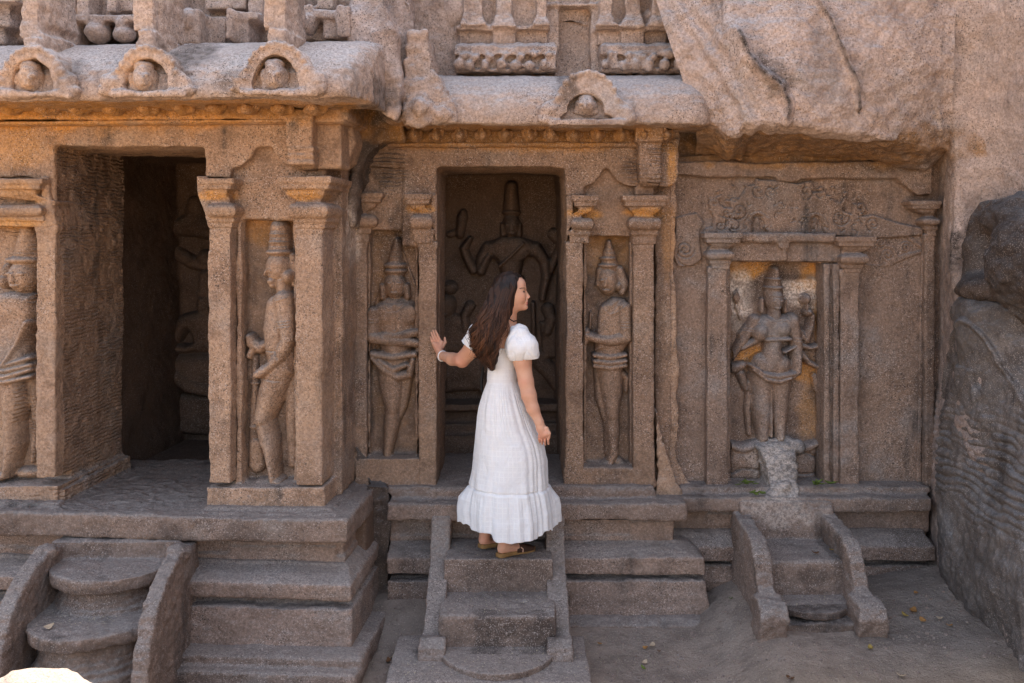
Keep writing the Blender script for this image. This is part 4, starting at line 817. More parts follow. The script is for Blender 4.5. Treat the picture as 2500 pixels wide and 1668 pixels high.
boulder('rounded_top', bl, [P(2530, 530, 5.62), P(2580, 640, 5.50), P(2520, 610, 5.70), P(2432, 615, 6.02), P(2520, 712, 5.75), P(2760, 640, 5.3), P(2400, 706, 5.86)], [(.30, .36, .15), (.26, .36, .30), (.13, .3, .22), (.20, .16, .32), (.24, .28, .06), (.72, .55, .46), (.12, .22, .07)], M_BOULD, 0.028, None, 1, 0.012, 0.018)
# sunlit boulder close to the camera, bottom left
fb = boulder('boulder', None, [np.array((-1.64, 3.25, 0.58)), np.array((-1.42, 3.2, 0.44))], [(.26, .28, .40), (.28, .28, .46)], M_SUNROCK, 0.02, None, 3, 0.014)
tag(fb, 'bright sunlit rounded boulder in the bottom left corner, in front of the bulging steps', 'boulder')

# ------------------------------------------------------------------ ground: one sheet to the horizon
def gz(X, Y):
    P = np.stack([X, Y, np.zeros_like(X)], -1)
    sm = lambda a, b, v: (lambda t: t * t * (3 - 2 * t))(np.clip((v - a) / (b - a), 0, 1))
    z = 0.03 + 0.22 * sm(5.45, 6.1, Y) * sm(-1.2, -0.7, X) * (1 - sm(-.3, 0, X)) + 0.06 * sm(5.3, 5.9, Y) * sm(0.0, .4, X)
    z = z + 0.20 * sm(1.05, 1.5, X) * sm(3.4, 5.3, Y) * (1 - .0 * X) + 0.10 * sm(2.1, 3.0, X) * sm(4, 5.2, Y) - 0.02 * sm(3, 1, Y)
    z = z + 0.03 * np.exp(-((X - 1.32) / .16) ** 2 - ((Y - 5.95) / .2) ** 2)
    return z + 0.012 * fbm(P, 3.0, 3, 81) + 0.005 * fbm(P, 17.0, 3, 82)
def axis(lo, a, b, hi, st):
    v = [a]; 
    while v[-1] < b: v.append(v[-1] + st)
    k = st
    while v[-1] < hi: k *= 1.22; v.append(v[-1] + k)
    k = st
    while v[0] > lo: k *= 1.22; v.insert(0, v[0] - k)
    return np.array(v)
gx = axis(-150, -3.2, 3.4, 150, 0.022); gy = axis(-150, 3.0, 6.9, 60, 0.022); GX, GY = np.meshgrid(gx, gy)
GZ = gz(GX, GY); far = np.clip((np.hypot(GX, GY - 5) - 9) / 20, 0, 1); GZ = GZ * (1 - far)
I = np.arange(GX.size).reshape(GX.shape)
g = link_mesh('ground', np.stack([GX.ravel(), GY.ravel(), GZ.ravel()], 1), np.stack([I[:-1, :-1].ravel(), I[:-1, 1:].ravel(), I[1:, 1:].ravel(), I[1:, :-1].ravel()], 1), M_GROUND)
tag(g, kind='structure')
# ------------------------------------------------------------------ carved figures
M1, M2, M3, B1_, B2_, B3_ = zc(0, 534), zc(800, 534), zc(1600, 534), zc(0, 1068), zc(800, 1068), zc(1600, 1068)
k_ = 2.611
def sc(L): return [r / k_ for r in L]
# guardian in profile, between the two right pillars of the left shrine
r = Relief(FL, 5.90, 592, 540, 724, 1200, 0.005, 0.10)
r.cap(M1([1850, 1000, 1840, 1300, 1850, 1570]) , sc([62, 48, 40]), 0.06)
r.cap(M1([1600, 890, 1598, 1150, 1592, 1420]) + B1_([1600, 60]), sc([22, 30, 34, 40]), 0.045); r.cap(B1_([1606, 60, 1612, 190]), sc([52, 58]), 0.06); r.ell(*M1([1598, 1340])[0], 17, 6, 0.055); r.ell(*M1([1598, 1060])[0], 16, 6, 0.05); r.ell(*B1_([1612, 215])[0], 13, 5, 0.05)
r.poly(M1([1800, 430, 1745, 480, 1700, 580, 1676, 690, 1676, 840, 1690, 910, 1650, 1000, 1880, 1010, 1885, 700, 1880, 500, 1840, 440]), 0.15, 26)
r.cap(M1([1770, 560, 1745, 700, 1752, 830]), sc([75, 68, 62]), 0.075, 0.085, 0.02)
r.cap(M1([1775, 960, 1715, 1130, 1672, 1275]), sc([98, 86, 62]), 0.15, 0.02, 0.02); r.cap(M1([1672, 1275, 1700, 1420]) + B1_([1712, 60, 1735, 200]), sc([60, 62, 52, 36]), 0.12, 0.03, 0.02)
r.cap(B1_([1735, 210, 1745, 275, 1785, 285]), sc([38, 34, 24]), 0.13, 0.02); r.cap(B1_([1640, 290, 1760, 290]), sc([20, 26]), 0.10, 0.02)
r.cap(M1([1815, 520, 1835, 640, 1850, 760]), sc([62, 56, 46]), 0.075, 0.125, 0.012); r.cap(M1([1850, 765, 1800, 870, 1745, 935, 1675, 985]), sc([46, 42, 34, 30]), 0.075, 0.125, 0.012); r.cap(M1([1700, 960, 1660, 985]), sc([34, 26]), 0.06, 0.14)
r.cap(M1([1700, 800, 1640, 830, 1590, 800, 1575, 760]), sc([34, 40, 42, 30]), 0.08, 0.02); r.cap(M1([1575, 880, 1600, 830]), sc([26, 30]), 0.07, 0.02)
r.ell(*M1([1765, 310])[0], 31, 39, 0.11, 0.05, 0, 0.02); r.cap(M1([1705, 330, 1695, 355]), sc([14, 12]), 0.09, 0.05); r.ell(*M1([1735, 400])[0], 14, 13, 0.10, 0.05); r.ell(*M1([1740, 425])[0], 11, 8, 0.09, 0.05)
r.cap(M1([1790, 400, 1800, 470]), sc([44, 52]), 0.10, 0.03); r.cap(M1([1768, 60, 1766, 200]), sc([60, 74]), 0.11, 0.03, 0.01); r.ell(*M1([1768, 215])[0], 33, 9, 0.14, 0.04); r.ell(*M1([1768, 150])[0], 27, 5, 0.125, 0.04); r.ell(*M1([1768, 100])[0], 25, 5, 0.12, 0.04)
r.ell(*M1([1835, 370])[0], 15, 18, 0.09, 0.07); r.cap(M1([1850, 240, 1870, 330, 1865, 420]), sc([30, 34, 24]), 0.07, 0.02); r.ell(*M1([1745, 330])[0], 5, 2.5, 0.04, 0.13)
for y in (650, 668, 686): r.groove(M1([1785, y + 8, 1878, y - 4]), 2, -0.009)
for k in range(6): r.groove(M1([1680 + k * 34, 842, 1688 + k * 34, 880]), 1.4, 0.007)
r.groove(M1([1745, 490, 1790, 520, 1850, 500]), 2, -0.007); r.groove(M1([1790, 560, 1800, 700, 1798, 800]), 3, 0.010)
for y in (75, 122, 175): r.groove(M1([1710, y, 1822, y]), 1.6, 0.012)
for x in (1730, 1768, 1805): r.groove(M1([x, 60, x, 200]), 1.3, 0.007)
r.groove(B1_([1700, 255, 1760, 250]), 2, -0.007); r.groove(M1([1712, 322, 1748, 318]), 2, -0.006)
r.groove(M1([1670, 835, 1780, 840, 1800, 880]), 3, 0.012); r.groove(M1([1670, 1010, 1800, 1030]), 3, 0.010); r.groove(M1([1705, 350, 1730, 352]), 2, 0.01); r.groove(M1([1700, 385, 1722, 388]), 2, 0.012)
r.done('carved_guardian', left, amp=0.003)
# frontal guardian at the picture's left edge
r = Relief(FL, 5.88, -110, 540, 90, 1192, 0.0055, 0.10)
r.cap(M1([165, 40, 150, 250]), sc([50, 100]), 0.11, 0.02); r.ell(*M1([130, 265])[0], 46, 12, 0.15, 0.02); r.ell(*M1([130, 370])[0], 36, 45, 0.15, 0.02, 0, 0.02); r.ell(*M1([10, 400])[0], 16, 22, 0.10, 0.02); r.ell(*M1([25, 330])[0], 14, 22, 0.10, 0.01)
r.cap(M1([120, 355, 122, 395]), sc([12, 18]), 0.03, 0.16); r.ell(*M1([122, 425])[0], 10, 4, 0.02, 0.155)
for x in (88, 160): r.ell(*M1([x, 352])[0], 9, 5, 0.018, 0.152)
r.poly(M1([-120, 500, 100, 458, 215, 480, 228, 600, 200, 720, 175, 860, 228, 900, 235, 985, 100, 1035, -120, 1035]), 0.15, 24); r.cap(M1([40, 560, 100, 560]), sc([90, 90]), 0.06, 0.10, 0.03); r.cap(M1([60, 780, 70, 860]), sc([88, 90]), 0.05, 0.10, 0.03)
r.cap(M1([200, 660, 140, 800, 60, 920]), sc([16, 14, 14]), 0.03, 0.155)
for y0, y1 in ((900, 880), (935, 925), (975, 955), (1005, 1000)): r.cap(M1([-60, y0 + 10, 60, y0 + 30, 225, y1]), sc([15, 20, 14]), 0.05, 0.13, 0.008)
r.cap(M1([60, 1040, 72, 1180, 66, 1300, 70, 1440]) + B1_([56, 160]), sc([92, 84, 60, 62, 40]), 0.14, 0.01, 0.02); r.cap(B1_([56, 180, 40, 240, -20, 260]), sc([40, 34, 30]), 0.14, 0.01); r.cap(M1([170, 1040, 190, 1300]) + B1_([170, 160]), sc([45, 30, 24]), 0.05, 0.0)
r.ell(*B1_([140, 240])[0], 36, 15, 0.08, 0); r.cap(M1([-40, 640, -60, 800]), sc([60, 50]), 0.14, 0.02)
r.done('carved_guardian', left, amp=0.003)
# frontal guardian left of the woman
r = Relief(FC, 6.42, 896, 548, 1024, 1140, 0.005, 0.07)
r.cap(M2([440, 140, 432, 230, 428, 330]), sc([26, 46, 66]), 0.09); r.ell(*M2([428, 300])[0], 30, 10, 0.13); r.ell(*M2([428, 335])[0], 29, 9, 0.13); r.ell(*M2([425, 425])[0], 28, 35, 0.125, 0, 0, 0.02)
for x in (345, 500): r.cap(M2([x, 430, x + 5, 500]), sc([22, 26]), 0.07)
r.cap(M2([425, 400, 426, 445]), sc([8, 15]), 0.02, 0.118); r.ell(*M2([426, 470])[0], 9, 3.5, 0.02, 0.112); r.ell(*M2([400, 412])[0], 6, 3, 0.016, 0.112); r.ell(*M2([455, 412])[0], 6, 3, 0.016, 0.112)
r.cap(M2([300, 560, 350, 400, 440, 180]), sc([14, 12, 8]), 0.03); r.cap(M2([590, 560, 540, 400, 470, 200]), sc([12, 10, 8]), 0.025)
r.poly(M2([268, 590, 300, 545, 380, 500, 480, 500, 545, 530, 580, 575, 575, 700, 540, 830, 330, 835, 280, 700]), 0.10, 40); r.cap(M2([370, 610, 500, 610]), sc([70, 70]), 0.04, 0.085, 0.02); r.cap(M2([425, 640, 430, 830]), sc([100, 80]), 0.10, 0.02, 0.03); r.groove(M2([430, 560, 430, 700]), 5, 0.012)
r.cap(M2([290, 600, 285, 750]), sc([40, 40]), 0.05, 0.08); r.cap(M2([290, 755, 400, 775, 575, 790]), sc([40, 34, 28]), 0.06, 0.09, 0.008); r.cap(M2([360, 745, 470, 745, 575, 720]), sc([26, 30, 26]), 0.05, 0.09, 0.008)
for x in (375, 392, 409): r.groove(M2([x, 720, x, 800]), 1.8, -0.008)
for y in (640, 657): r.groove(M2([262, y, 325, y + 3]), 1.8, -0.008); r.groove(M2([545, y, 590, y + 3]), 1.8, -0.008)
for k in range(8): r.groove(M2([330 + k * 28, 870, 345 + k * 22, 960]), 1.4, 0.006)
for y in (210, 240, 268): r.groove(M2([405, y, 460, y]), 1.3, 0.010)
r.groove(M2([398, 1240, 440, 1235]), 2, 0.006); r.groove(M2([345, 1480, 415, 1484]), 2, -0.007); r.groove(M2([345, 1496, 415, 1500]), 2, -0.007)
r.groove(M2([350, 540, 390, 590, 450, 585, 490, 545]), 2.2, 0.006)
r.cap(M2([430, 830, 430, 880]), sc([100, 110]), 0.10, 0, 0.02)
r.cap(M2([290, 885, 360, 960, 450, 1005, 520, 990, 545, 900]), sc([20, 26, 30, 28, 20]), 0.06, 0.07, 0.01); r.cap(M2([290, 860, 420, 880, 560, 860]), sc([22, 24, 22]), 0.05, 0.09, 0.008); r.cap(M2([330, 900, 420, 960, 500, 930]), sc([18, 22, 18]), 0.05, 0.08, 0.006)
r.cap(M2([395, 980, 405, 1100, 412, 1210]), sc([88, 78, 52]), 0.115, 0, 0.02); r.cap(M2([412, 1210, 402, 1320, 382, 1480, 380, 1540]), sc([50, 54, 34, 30]), 0.10, 0, 0.02)
r.cap(M2([500, 1000, 470, 1180, 400, 1350, 370, 1500]), sc([46, 44, 40, 30]), 0.05); r.cap(M2([380, 1525, 420, 1545]), sc([40, 30]), 0.10); r.cap(M2([350, 1530, 330, 1545]), sc([30, 22]), 0.07)
r.done('carved_guardian', centre, amp=0.003)
# guardian right of the woman, turned to her
r = Relief(FC, 6.44, 1424, 578, 1548, 1150, 0.005, 0.07)
r.cap(M2([1795, 150, 1798, 220, 1800, 300]), sc([16, 40, 62]), 0.09); r.ell(*M2([1790, 255])[0], 22, 6, 0.12); r.ell(*M2([1790, 300])[0], 26, 8, 0.12); r.ell(*M2([1790, 395])[0], 27, 38, 0.13, 0, 0, 0.02)
r.cap(M2([1740, 330, 1725, 420]), sc([26, 18]), 0.06); r.cap(M2([1865, 330, 1890, 420, 1880, 470]), sc([34, 40, 26]), 0.08); r.ell(*M2([1855, 430])[0], 10, 14, 0.10)
r.cap(M2([1770, 385, 1766, 425]), sc([8, 13]), 0.022, 0.118); r.ell(*M2([1772, 455])[0], 9, 3.5, 0.02, 0.112); r.ell(*M2([1745, 392])[0], 5, 3, 0.016, 0.11); r.ell(*M2([1800, 388])[0], 7, 3, 0.016, 0.115)
r.poly(M2([1750, 545, 1820, 500, 1900, 510, 1928, 560, 1925, 800, 1890, 850, 1700, 850, 1705, 760, 1725, 660]), 0.11, 20); r.cap(M2([1790, 600, 1780, 720]), sc([62, 60]), 0.04, 0.08, 0.03)
for o in (0, 22, 44, 66): r.groove(M2([1735 + o * .3, 680 - o, 1860, 530 - o * .2]), 2, 0.006)
r.cap(M2([1890, 570, 1898, 740]), sc([44, 42]), 0.06, 0.09, 0.008); r.cap(M2([1898, 755, 1800, 775, 1720, 765, 1650, 745]), sc([42, 38, 28, 30]), 0.065, 0.09, 0.008); r.cap(M2([1650, 720, 1640, 780]), sc([22, 24]), 0.07, 0.07)
for y in (655, 672, 689): r.groove(M2([1850, y, 1925, y + 4]), 1.8, -0.008)
for k in range(9): r.groove(M2([1715 + k * 20, 862, 1718 + k * 20, 985]), 1.4, 0.006)
r.groove(M2([1745, 560, 1790, 610, 1850, 590, 1900, 545]), 2, -0.008); r.groove(M2([1760, 478, 1800, 490]), 1.2, 0.006)
for y in (190, 215, 240): r.groove(M2([1770, y, 1826, y]), 1.3, 0.010)
r.cap(M2([1675, 700, 1680, 600]), sc([14, 10]), 0.04)
r.cap(M2([1800, 850, 1800, 900]), sc([95, 105]), 0.10, 0, 0.02)
for y, a in ((870, 0.03), (905, 0.04), (935, 0.03)): r.cap(M2([1700, y, 1800, y + 12, 1895, y - 4]), sc([16, 18, 14]), a, 0.10, 0.006)
r.cap(M2([1800, 960, 1812, 1120, 1815, 1250]), sc([92, 74, 50]), 0.115, 0, 0.02); r.cap(M2([1815, 1250, 1818, 1350, 1822, 1500]), sc([48, 52, 36]), 0.10, 0, 0.02); r.cap(M2([1825, 1500, 1800, 1560]) + B2_([1740, 190]), sc([36, 34, 24]), 0.10)
r.cap(M2([1740, 960, 1745, 1150, 1785, 1300, 1795, 1500]), sc([46, 40, 30, 28]), 0.05); r.cap(M2([1870, 980, 1910, 1020, 1905, 1100]), sc([26, 24, 16]), 0.06); r.cap(B2_([1850, 160, 1895, 185]), sc([34, 26]), 0.08); r.cap(B2_([1690, 200, 1880, 205]), sc([24, 24]), 0.05)
r.done('carved_guardian', centre, amp=0.003)
# goddess on the buffalo's head
r = Relief(FR, 6.60, 1784, 642, 2012, 1182, 0.005, 0.09)
r.cap(M3([770, 330, 768, 400, 768, 470]), sc([30, 48, 64]), 0.12); r.ell(*M3([768, 440])[0], 26, 6, 0.155); r.ell(*M3([768, 385])[0], 21, 5, 0.145); r.ell(*M3([770, 520])[0], 23, 31, 0.16, 0, 0, 0.02); r.cap(M3([770, 515, 770, 545]), sc([7, 12]), 0.02, 0.15); r.ell(*M3([770, 566])[0], 8, 3, 0.018, 0.142)
for x in (690, 840): r.cap(M3([x, 520, x, 590]), sc([16, 20]), 0.07)
r.cap(M3([770, 590, 770, 640]), sc([42, 48]), 0.12); r.poly(M3([640, 660, 700, 615, 860, 612, 920, 650, 880, 740, 830, 780, 700, 780, 640, 720]), 0.13, 18)
r.ell(*M3([668, 725])[0], 17, 21, 0.07, 0.10, 20, 0.012); r.ell(*M3([800, 700])[0], 22, 18, 0.06, 0.10, 0, 0.02); r.cap(M3([700, 770, 850, 765]), sc([12, 12]), 0.03, 0.12, 0.006)
r.cap(M3([765, 770, 755, 830, 755, 890]), sc([62, 60, 84]), 0.13, 0, 0.02); r.cap(M3([700, 940, 800, 940]), sc([88, 82]), 0.125, 0, 0.02)
r.cap(M3([600, 930, 680, 985, 770, 1005, 870, 985]), sc([12, 16, 18, 14]), 0.04, 0.12, 0.006); r.cap(M3([620, 960, 700, 1020, 780, 1035, 850, 1010]), sc([14, 18, 18, 12]), 0.05, 0.11, 0.006)
r.cap(M3([690, 1020, 692, 1180, 692, 1290, 694, 1400]), sc([86, 68, 58, 38]), 0.12, 0, 0.02); r.cap(M3([808, 1020, 805, 1180, 802, 1290, 800, 1400]), sc([76, 62, 52, 34]), 0.12, 0, 0.02); r.cap(M3([742, 1050, 742, 1390]), sc([8, 10]), 0.05, 0.05)
r.cap(M3([610, 1060, 602, 1230, 612, 1380]), sc([24, 26, 20]), 0.05); r.cap(M3([856, 1050, 856, 1300]), sc([10, 6]), 0.03)
r.cap(M3([645, 655, 575, 770, 490, 900]), sc([44, 36, 22]), 0.09); r.cap(M3([670, 640, 590, 690, 550, 740, 545, 830]), sc([22, 16, 14, 12]), 0.06); r.cap(M3([690, 760, 610, 800, 560, 830]), sc([24, 24, 18]), 0.07, 0.03)
r.poly(M3([490, 500, 535, 445, 560, 510, 530, 560]), 0.06, 8); r.cap(M3([530, 560, 560, 640]), sc([12, 16]), 0.04)
r.cap(M3([880, 650, 908, 800, 905, 960]), sc([46, 38, 32]), 0.10, 0.04, 0.01); r.cap(M3([905, 975, 870, 1000, 815, 1000]), sc([30, 24, 22]), 0.09, 0.05, 0.01)
r.cap(M3([900, 700, 970, 775, 1000, 700, 1010, 620]), sc([36, 34, 30, 22]), 0.09); r.ell(*M3([985, 600])[0], 13, 11, 0.11); r.ell(*M3([970, 515])[0], 14, 16, 0.11); r.cap(M3([970, 545, 975, 585]), sc([12, 14]), 0.09)
r.cap(M3([930, 810, 1000, 830, 1075, 810]), sc([24, 20, 20]), 0.08); r.cap(M3([940, 860, 990, 920, 1055, 955]), sc([26, 22, 18]), 0.08); r.ell(*M3([1090, 770])[0], 7, 12, 0.09); r.cap(M3([820, 850, 885, 815]), sc([7, 8]), 0.05, 0.09)
r.cap(M3([520, 960, 570, 940]), sc([36, 30]), 0.07); r.cap(M3([560, 1000, 590, 1090]), sc([34, 26]), 0.06); r.cap(M3([1030, 1010, 1050, 1090]), sc([24, 30]), 0.06)
r.cap(M3([470, 1450, 560, 1475, 680, 1440]), sc([30, 36, 30]), 0.10); r.cap(M3([860, 1440, 960, 1475, 1045, 1440]), sc([30, 36, 26]), 0.10); r.poly(B3_([465, 40, 680, 60, 690, 285, 480, 290]), 0.07, 16); r.poly(B3_([880, 40, 1050, 50, 1040, 290, 880, 285]), 0.07, 16); r.ell(*B3_([575, 165])[0], 36, 22, 0.04, 0.05, 12, .02); r.ell(*B3_([960, 180])[0], 28, 24, 0.04, 0.05, 0, .02); r.groove(B3_([480, 240, 560, 200, 680, 215]), 4, 0.03); r.groove(B3_([880, 120, 960, 100, 1040, 130]), 4, 0.03); r.groove(B3_([890, 240, 1040, 235]), 4, 0.02)
for q_ in ([700, 640, 770, 665, 840, 640], [690, 628, 770, 650, 850, 626]): r.groove(M3(q_), 1.6, -0.007)
for y in (1120, 1230, 1330): r.groove(M3([612, y, 640, y + 8]), 2, 0.01); r.groove(M3([650, y, 735, y + 10]), 1.5, 0.004)
for x0, y0 in ((600, 700), (905, 760), (990, 690)): r.groove(M3([x0 - 30, y0, x0 + 30, y0 + 8]), 2, -0.008); r.groove(M3([x0 - 30, y0 + 16, x0 + 30, y0 + 24]), 2, -0.008)
r.groove(M3([745, 500, 795, 500]), 1.4, 0.010); r.groove(M3([720, 490, 820, 490]), 2, -0.006); r.ell(*M3([748, 522])[0], 4, 2.2, .012, .15); r.ell(*M3([792, 522])[0], 4, 2.2, .012, .15)
r.done('carved_goddess', right, amp=0.003)
s = Stone(FR); s.stack([(1072, 1862, 1930, 6.52), (1084, 1850, 1938, 6.46), (1110, 1856, 1940, 6.41), (1140, 1868, 1942, 6.36), (1170, 1876, 1946, 6.31), (1196, 1880, 1950, 6.25), (1216, 1868, 1956, 6.20), (1224, 1862, 1962, 6.20)], 6.66)
s.ball(1854, 1090, 6.50, 20, 12, 0.07); s.ball(1940, 1090, 6.50, 18, 12, 0.07); s.ball(1884, 1132, 6.39, 10, 8, 0.03); s.ball(1922, 1132, 6.39, 10, 8, 0.03); s.ball(1908, 1190, 6.27, 30, 14, 0.04)
s.done('buffalo_head', right, 0.010, 6, 0.016, 0.022, M_GREY)
# canopy of scrolls over the goddess
TR = zc(1660, 400, 4.896); tp = lambda x, y: TR([x, y])[0]
r = Relief(FR, 6.45, 1642, 434, 2256, 650, 0.005, 0.01)
r.poly(TR([235, 850, 300, 765, 372, 745, 392, 640, 350, 560, 325, 480, 345, 405, 430, 395, 470, 470, 520, 515, 600, 520, 570, 450, 620, 405, 700, 400, 760, 320, 800, 255, 880, 250, 900, 170, 960, 185, 1180, 195, 1400, 235, 1560, 195, 1600, 255, 1580, 335, 1700, 325, 1800, 420, 1960, 480, 1940, 560, 2040, 600, 2060, 470, 2200, 460, 2240, 560, 2170, 625, 2300, 600, 2600, 700, 2900, 760, 2900, 860, 2400, 900, 1870, 870, 750, 850]), 0.034, 6)
r.poly(TR([-60, 640, 60, 600, 200, 580, 300, 700, 240, 800, 250, 1000, 270, 1150, 140, 1250, -20, 1240, -90, 1100, -60, 900]), 0.022, 7)
def spiral(cx, cy, r0, turns, sgn=1, a0=0, dep=0.009, w=2.2, n=40):
    P = [(cx + sgn * r0 * (1 - i / n) * math.cos(a0 + turns * 2 * math.pi * i / n), cy + r0 * (1 - i / n) * math.sin(a0 + turns * 2 * math.pi * i / n)) for i in range(n + 1)]
    r.groove(P, w, dep)
for cx, cy in ((920, 740), (1612, 755)):
    x, y = tp(cx, cy); d = r.sdpoly([(x - 17, y + 22), (x - 17, y - 8), (x - 12, y - 23), (x, y - 29), (x + 12, y - 23), (x + 17, y - 8), (x + 22, y + 10), (x + 30, y + 20), (x + 30, y + 24), (x - 24, y + 24)]); r.h = np.where(d > 0, -0.01, r.h)
    r.cap([(x, y + 18), (x, y - 2)], [10, 9], 0.012); r.ell(x, y - 13, 7, 9, 0.014)
    r.groove([(x - 34 + 34 * (1 - math.cos(t * math.pi / 12)), y + 8 - 44 * math.sin(t * math.pi / 12)) for t in range(13)], 2.5, 0.008)
for a in ((60, 1020, 24, 2.2, 1, 0), (60, 1060, 44, .7, 1, .4), (700, 560, 22, 1.6, -1, 1), (560, 590, 14, 1.4, 1, 0), (400, 470, 16, 1.2, 1, 2), (2150, 520, 16, 1.3, -1, 2), (1900, 640, 24, 1.4, 1, 0), (2300, 720, 18, 1.6, 1, 2), (640, 740, 22, 1.3, 1, 3), (480, 740, 14, 1.4, 1, 0), (930, 320, 18, 1.3, 1, 1), (1500, 330, 20, 1.4, -1, 1), (1080, 330, 14, 1.5, 1, 2)):
    x, y = tp(a[0], a[1]); spiral(x, y, *a[2:], dep=0.018)
r.ell(*tp(1285, 575), 27, 18, 0.012, 0.018); r.groove([tp(1170, 520), tp(1400, 520)], 2, 0.008); r.ell(*tp(1290, 440), 20, 20, 0.010, 0.018)
for x, y in ((1230, 210), (1370, 200), (1250, 300), (1460, 400), (1760, 400), (1810, 440), (1500, 300), (1080, 250), (420, 610)): r.ell(*tp(x, y), 6, 5, 0.014, 0.018)
rs_ = random.Random(8)
for i in range(130):
    x, y = tp(rs_.uniform(420, 2250), rs_.uniform(250, 830)); a = rs_.uniform(0, 6.28); L = rs_.uniform(4, 11); 
    if i % 3: r.ell(x, y, L * .75, L * .38, 0.016, 0.022, math.degrees(a), k=.006)
    else: r.groove([(x, y), (x + L * math.cos(a), y + L * math.sin(a)), (x + L * math.cos(a + .8) * 1.6, y + L * math.sin(a + .8) * 1.6)], 2.2, 0.016)
for cx, cy, rr, s0 in ((2168, 622, 27, 1), (2212, 604, 17, -1), (2150, 590, 16, 1)):
    r.ell(cx, cy, rr, rr * .95, 0.016); spiral(cx, cy, rr * .8, 1.9, s0, 1, 0.016)
r.cap([(2100, 645), (2150, 655), (2200, 630), (2245, 615)], [6, 9, 8, 5], 0.014); r.cap([(2130, 580), (2170, 566), (2215, 575), (2246, 600)], [6, 7, 7, 5], 0.014)
r.done('scroll_canopy', right, amp=0.002, big=0.002)
# big god and attendants on the back wall of the middle chamber
K = zc(1040, 400, 5.228); kk = lambda L: [q / 5.228 for q in L]
r = Relief(FC, 7.62, 1060, 425, 1392, 1120, 0.006, 0.08); r.K = 0.035
r.cap(K([1090, 290, 1090, 600]), kk([85, 112]), 0.14); r.ell(*K([1090, 620])[0], 24, 8, 0.17); r.ell(*K([1090, 790])[0], 22, 33, 0.18, 0, 0, .02); r.cap(K([980, 780, 985, 900]), kk([40, 44]), 0.10); r.cap(K([1195, 780, 1190, 900]), kk([40, 44]), 0.10); r.cap(K([1090, 780, 1090, 830]), kk([16, 30]), 0.03, 0.16); r.ell(*K([1090, 885])[0], 9, 4, 0.02, 0.155)
for x in (1040, 1135): r.ell(*K([x, 780])[0], 6, 3, 0.02, 0.155)
r.poly(K([740, 1060, 820, 980, 980, 930, 1200, 930, 1340, 970, 1440, 1060, 1400, 1200, 1260, 1180, 1200, 1500, 1240, 1700, 930, 1700, 950, 1400, 900, 1240, 760, 1180]), 0.14, 20); r.cap(K([1000, 1090, 1180, 1090]), kk([150, 150]), 0.05, 0.11, .03)
r.cap(K([790, 1070, 710, 1200, 690, 1330]), kk([85, 75, 62]), 0.12); r.cap(K([700, 1370, 770, 1220, 800, 1180]), kk([66, 60, 50]), 0.16); 
for o in (0, 28, 56): r.groove(K([690, 1300 + o, 780, 1340 + o]), 2, 0.012)
r.cap(K([600, 1360, 520, 1200, 480, 1080, 560, 960]), kk([60, 62, 58, 40]), 0.10); r.cap(K([430, 900, 460, 680, 470, 620]), kk([60, 74, 50]), 0.09); r.cap(K([300, 900, 430, 860]), kk([50, 60]), 0.05)
r.cap(K([1400, 1080, 1520, 1260, 1540, 1450]), kk([90, 76, 66]), 0.13); r.cap(K([1540, 1450, 1500, 1620, 1490, 1720]), kk([62, 56, 50]), 0.11); r.cap(K([1580, 1370, 1660, 1180, 1720, 1020, 1640, 900]), kk([60, 56, 50, 90]), 0.09)
r.cap(K([1240, 1020, 1100, 1160, 940, 1300]), kk([18, 18, 18]), 0.03, 0.165, .006)
r.cap(K([1000, 1500, 1180, 1500]), kk([90, 90]), 0.10)
r.ell(*M2([755, 560])[0], 25, 31, 0.13, 0, 15, .02); r.ell(*M2([775, 440])[0], 22, 18, 0.12); r.cap(M2([740, 540, 735, 590]), sc([10, 14]), 0.03, 0.12); r.ell(*M2([745, 610])[0], 7, 3, .02, .115); r.cap(M2([720, 690, 800, 650, 880, 720]), sc([60, 50, 40]), 0.08); r.cap(M2([880, 700, 870, 620, 905, 560]), sc([34, 30, 36]), 0.10); r.poly(M2([700, 700, 800, 640, 900, 720, 850, 860, 700, 880]), 0.07, 14)
for o in (0, 14, 28, 42): r.groove(M2([885 + o, 540, 895 + o, 590]), 1.5, 0.012)
r.cap(M2([1400, 720, 1430, 640, 1405, 580]), sc([40, 38, 44]), 0.10); r.poly(M2([1350, 660, 1500, 640, 1520, 900, 1370, 900]), 0.06, 12); r.cap(M2([1310, 540, 1315, 800]), sc([16, 18]), 0.07)
r.poly(M2([720, 900, 900, 860, 1000, 900, 980, 1100, 740, 1120]), 0.07, 16); r.cap(M2([760, 1000, 900, 960, 1000, 1080]), sc([60, 60, 50]), 0.09); r.cap(M2([1340, 900, 1420, 980, 1480, 1080]), sc([60, 56, 50]), 0.08)
r.done('carved_god_panel', centre, M_INNER_SHADED, 0.003, 0.004)
s = Stone(FC); s.stack([(986, 1064, 1372, 7.36), (1004, 1064, 1372, 7.35), (1007, 1068, 1368, 7.42), (1030, 1068, 1368, 7.42), (1033, 1064, 1372, 7.36), (1036, 1064, 1372, 7.35), (1058, 1064, 1372, 7.33), (1062, 1064, 1372, 7.28), (1090, 1064, 1372, 7.27), (1120, 1064, 1372, 7.27)], 7.7, dref=7.4); s.done('stone_pedestal', centre, 0.011, 2, 0.006, 0.008, M_INNER_SHADED)
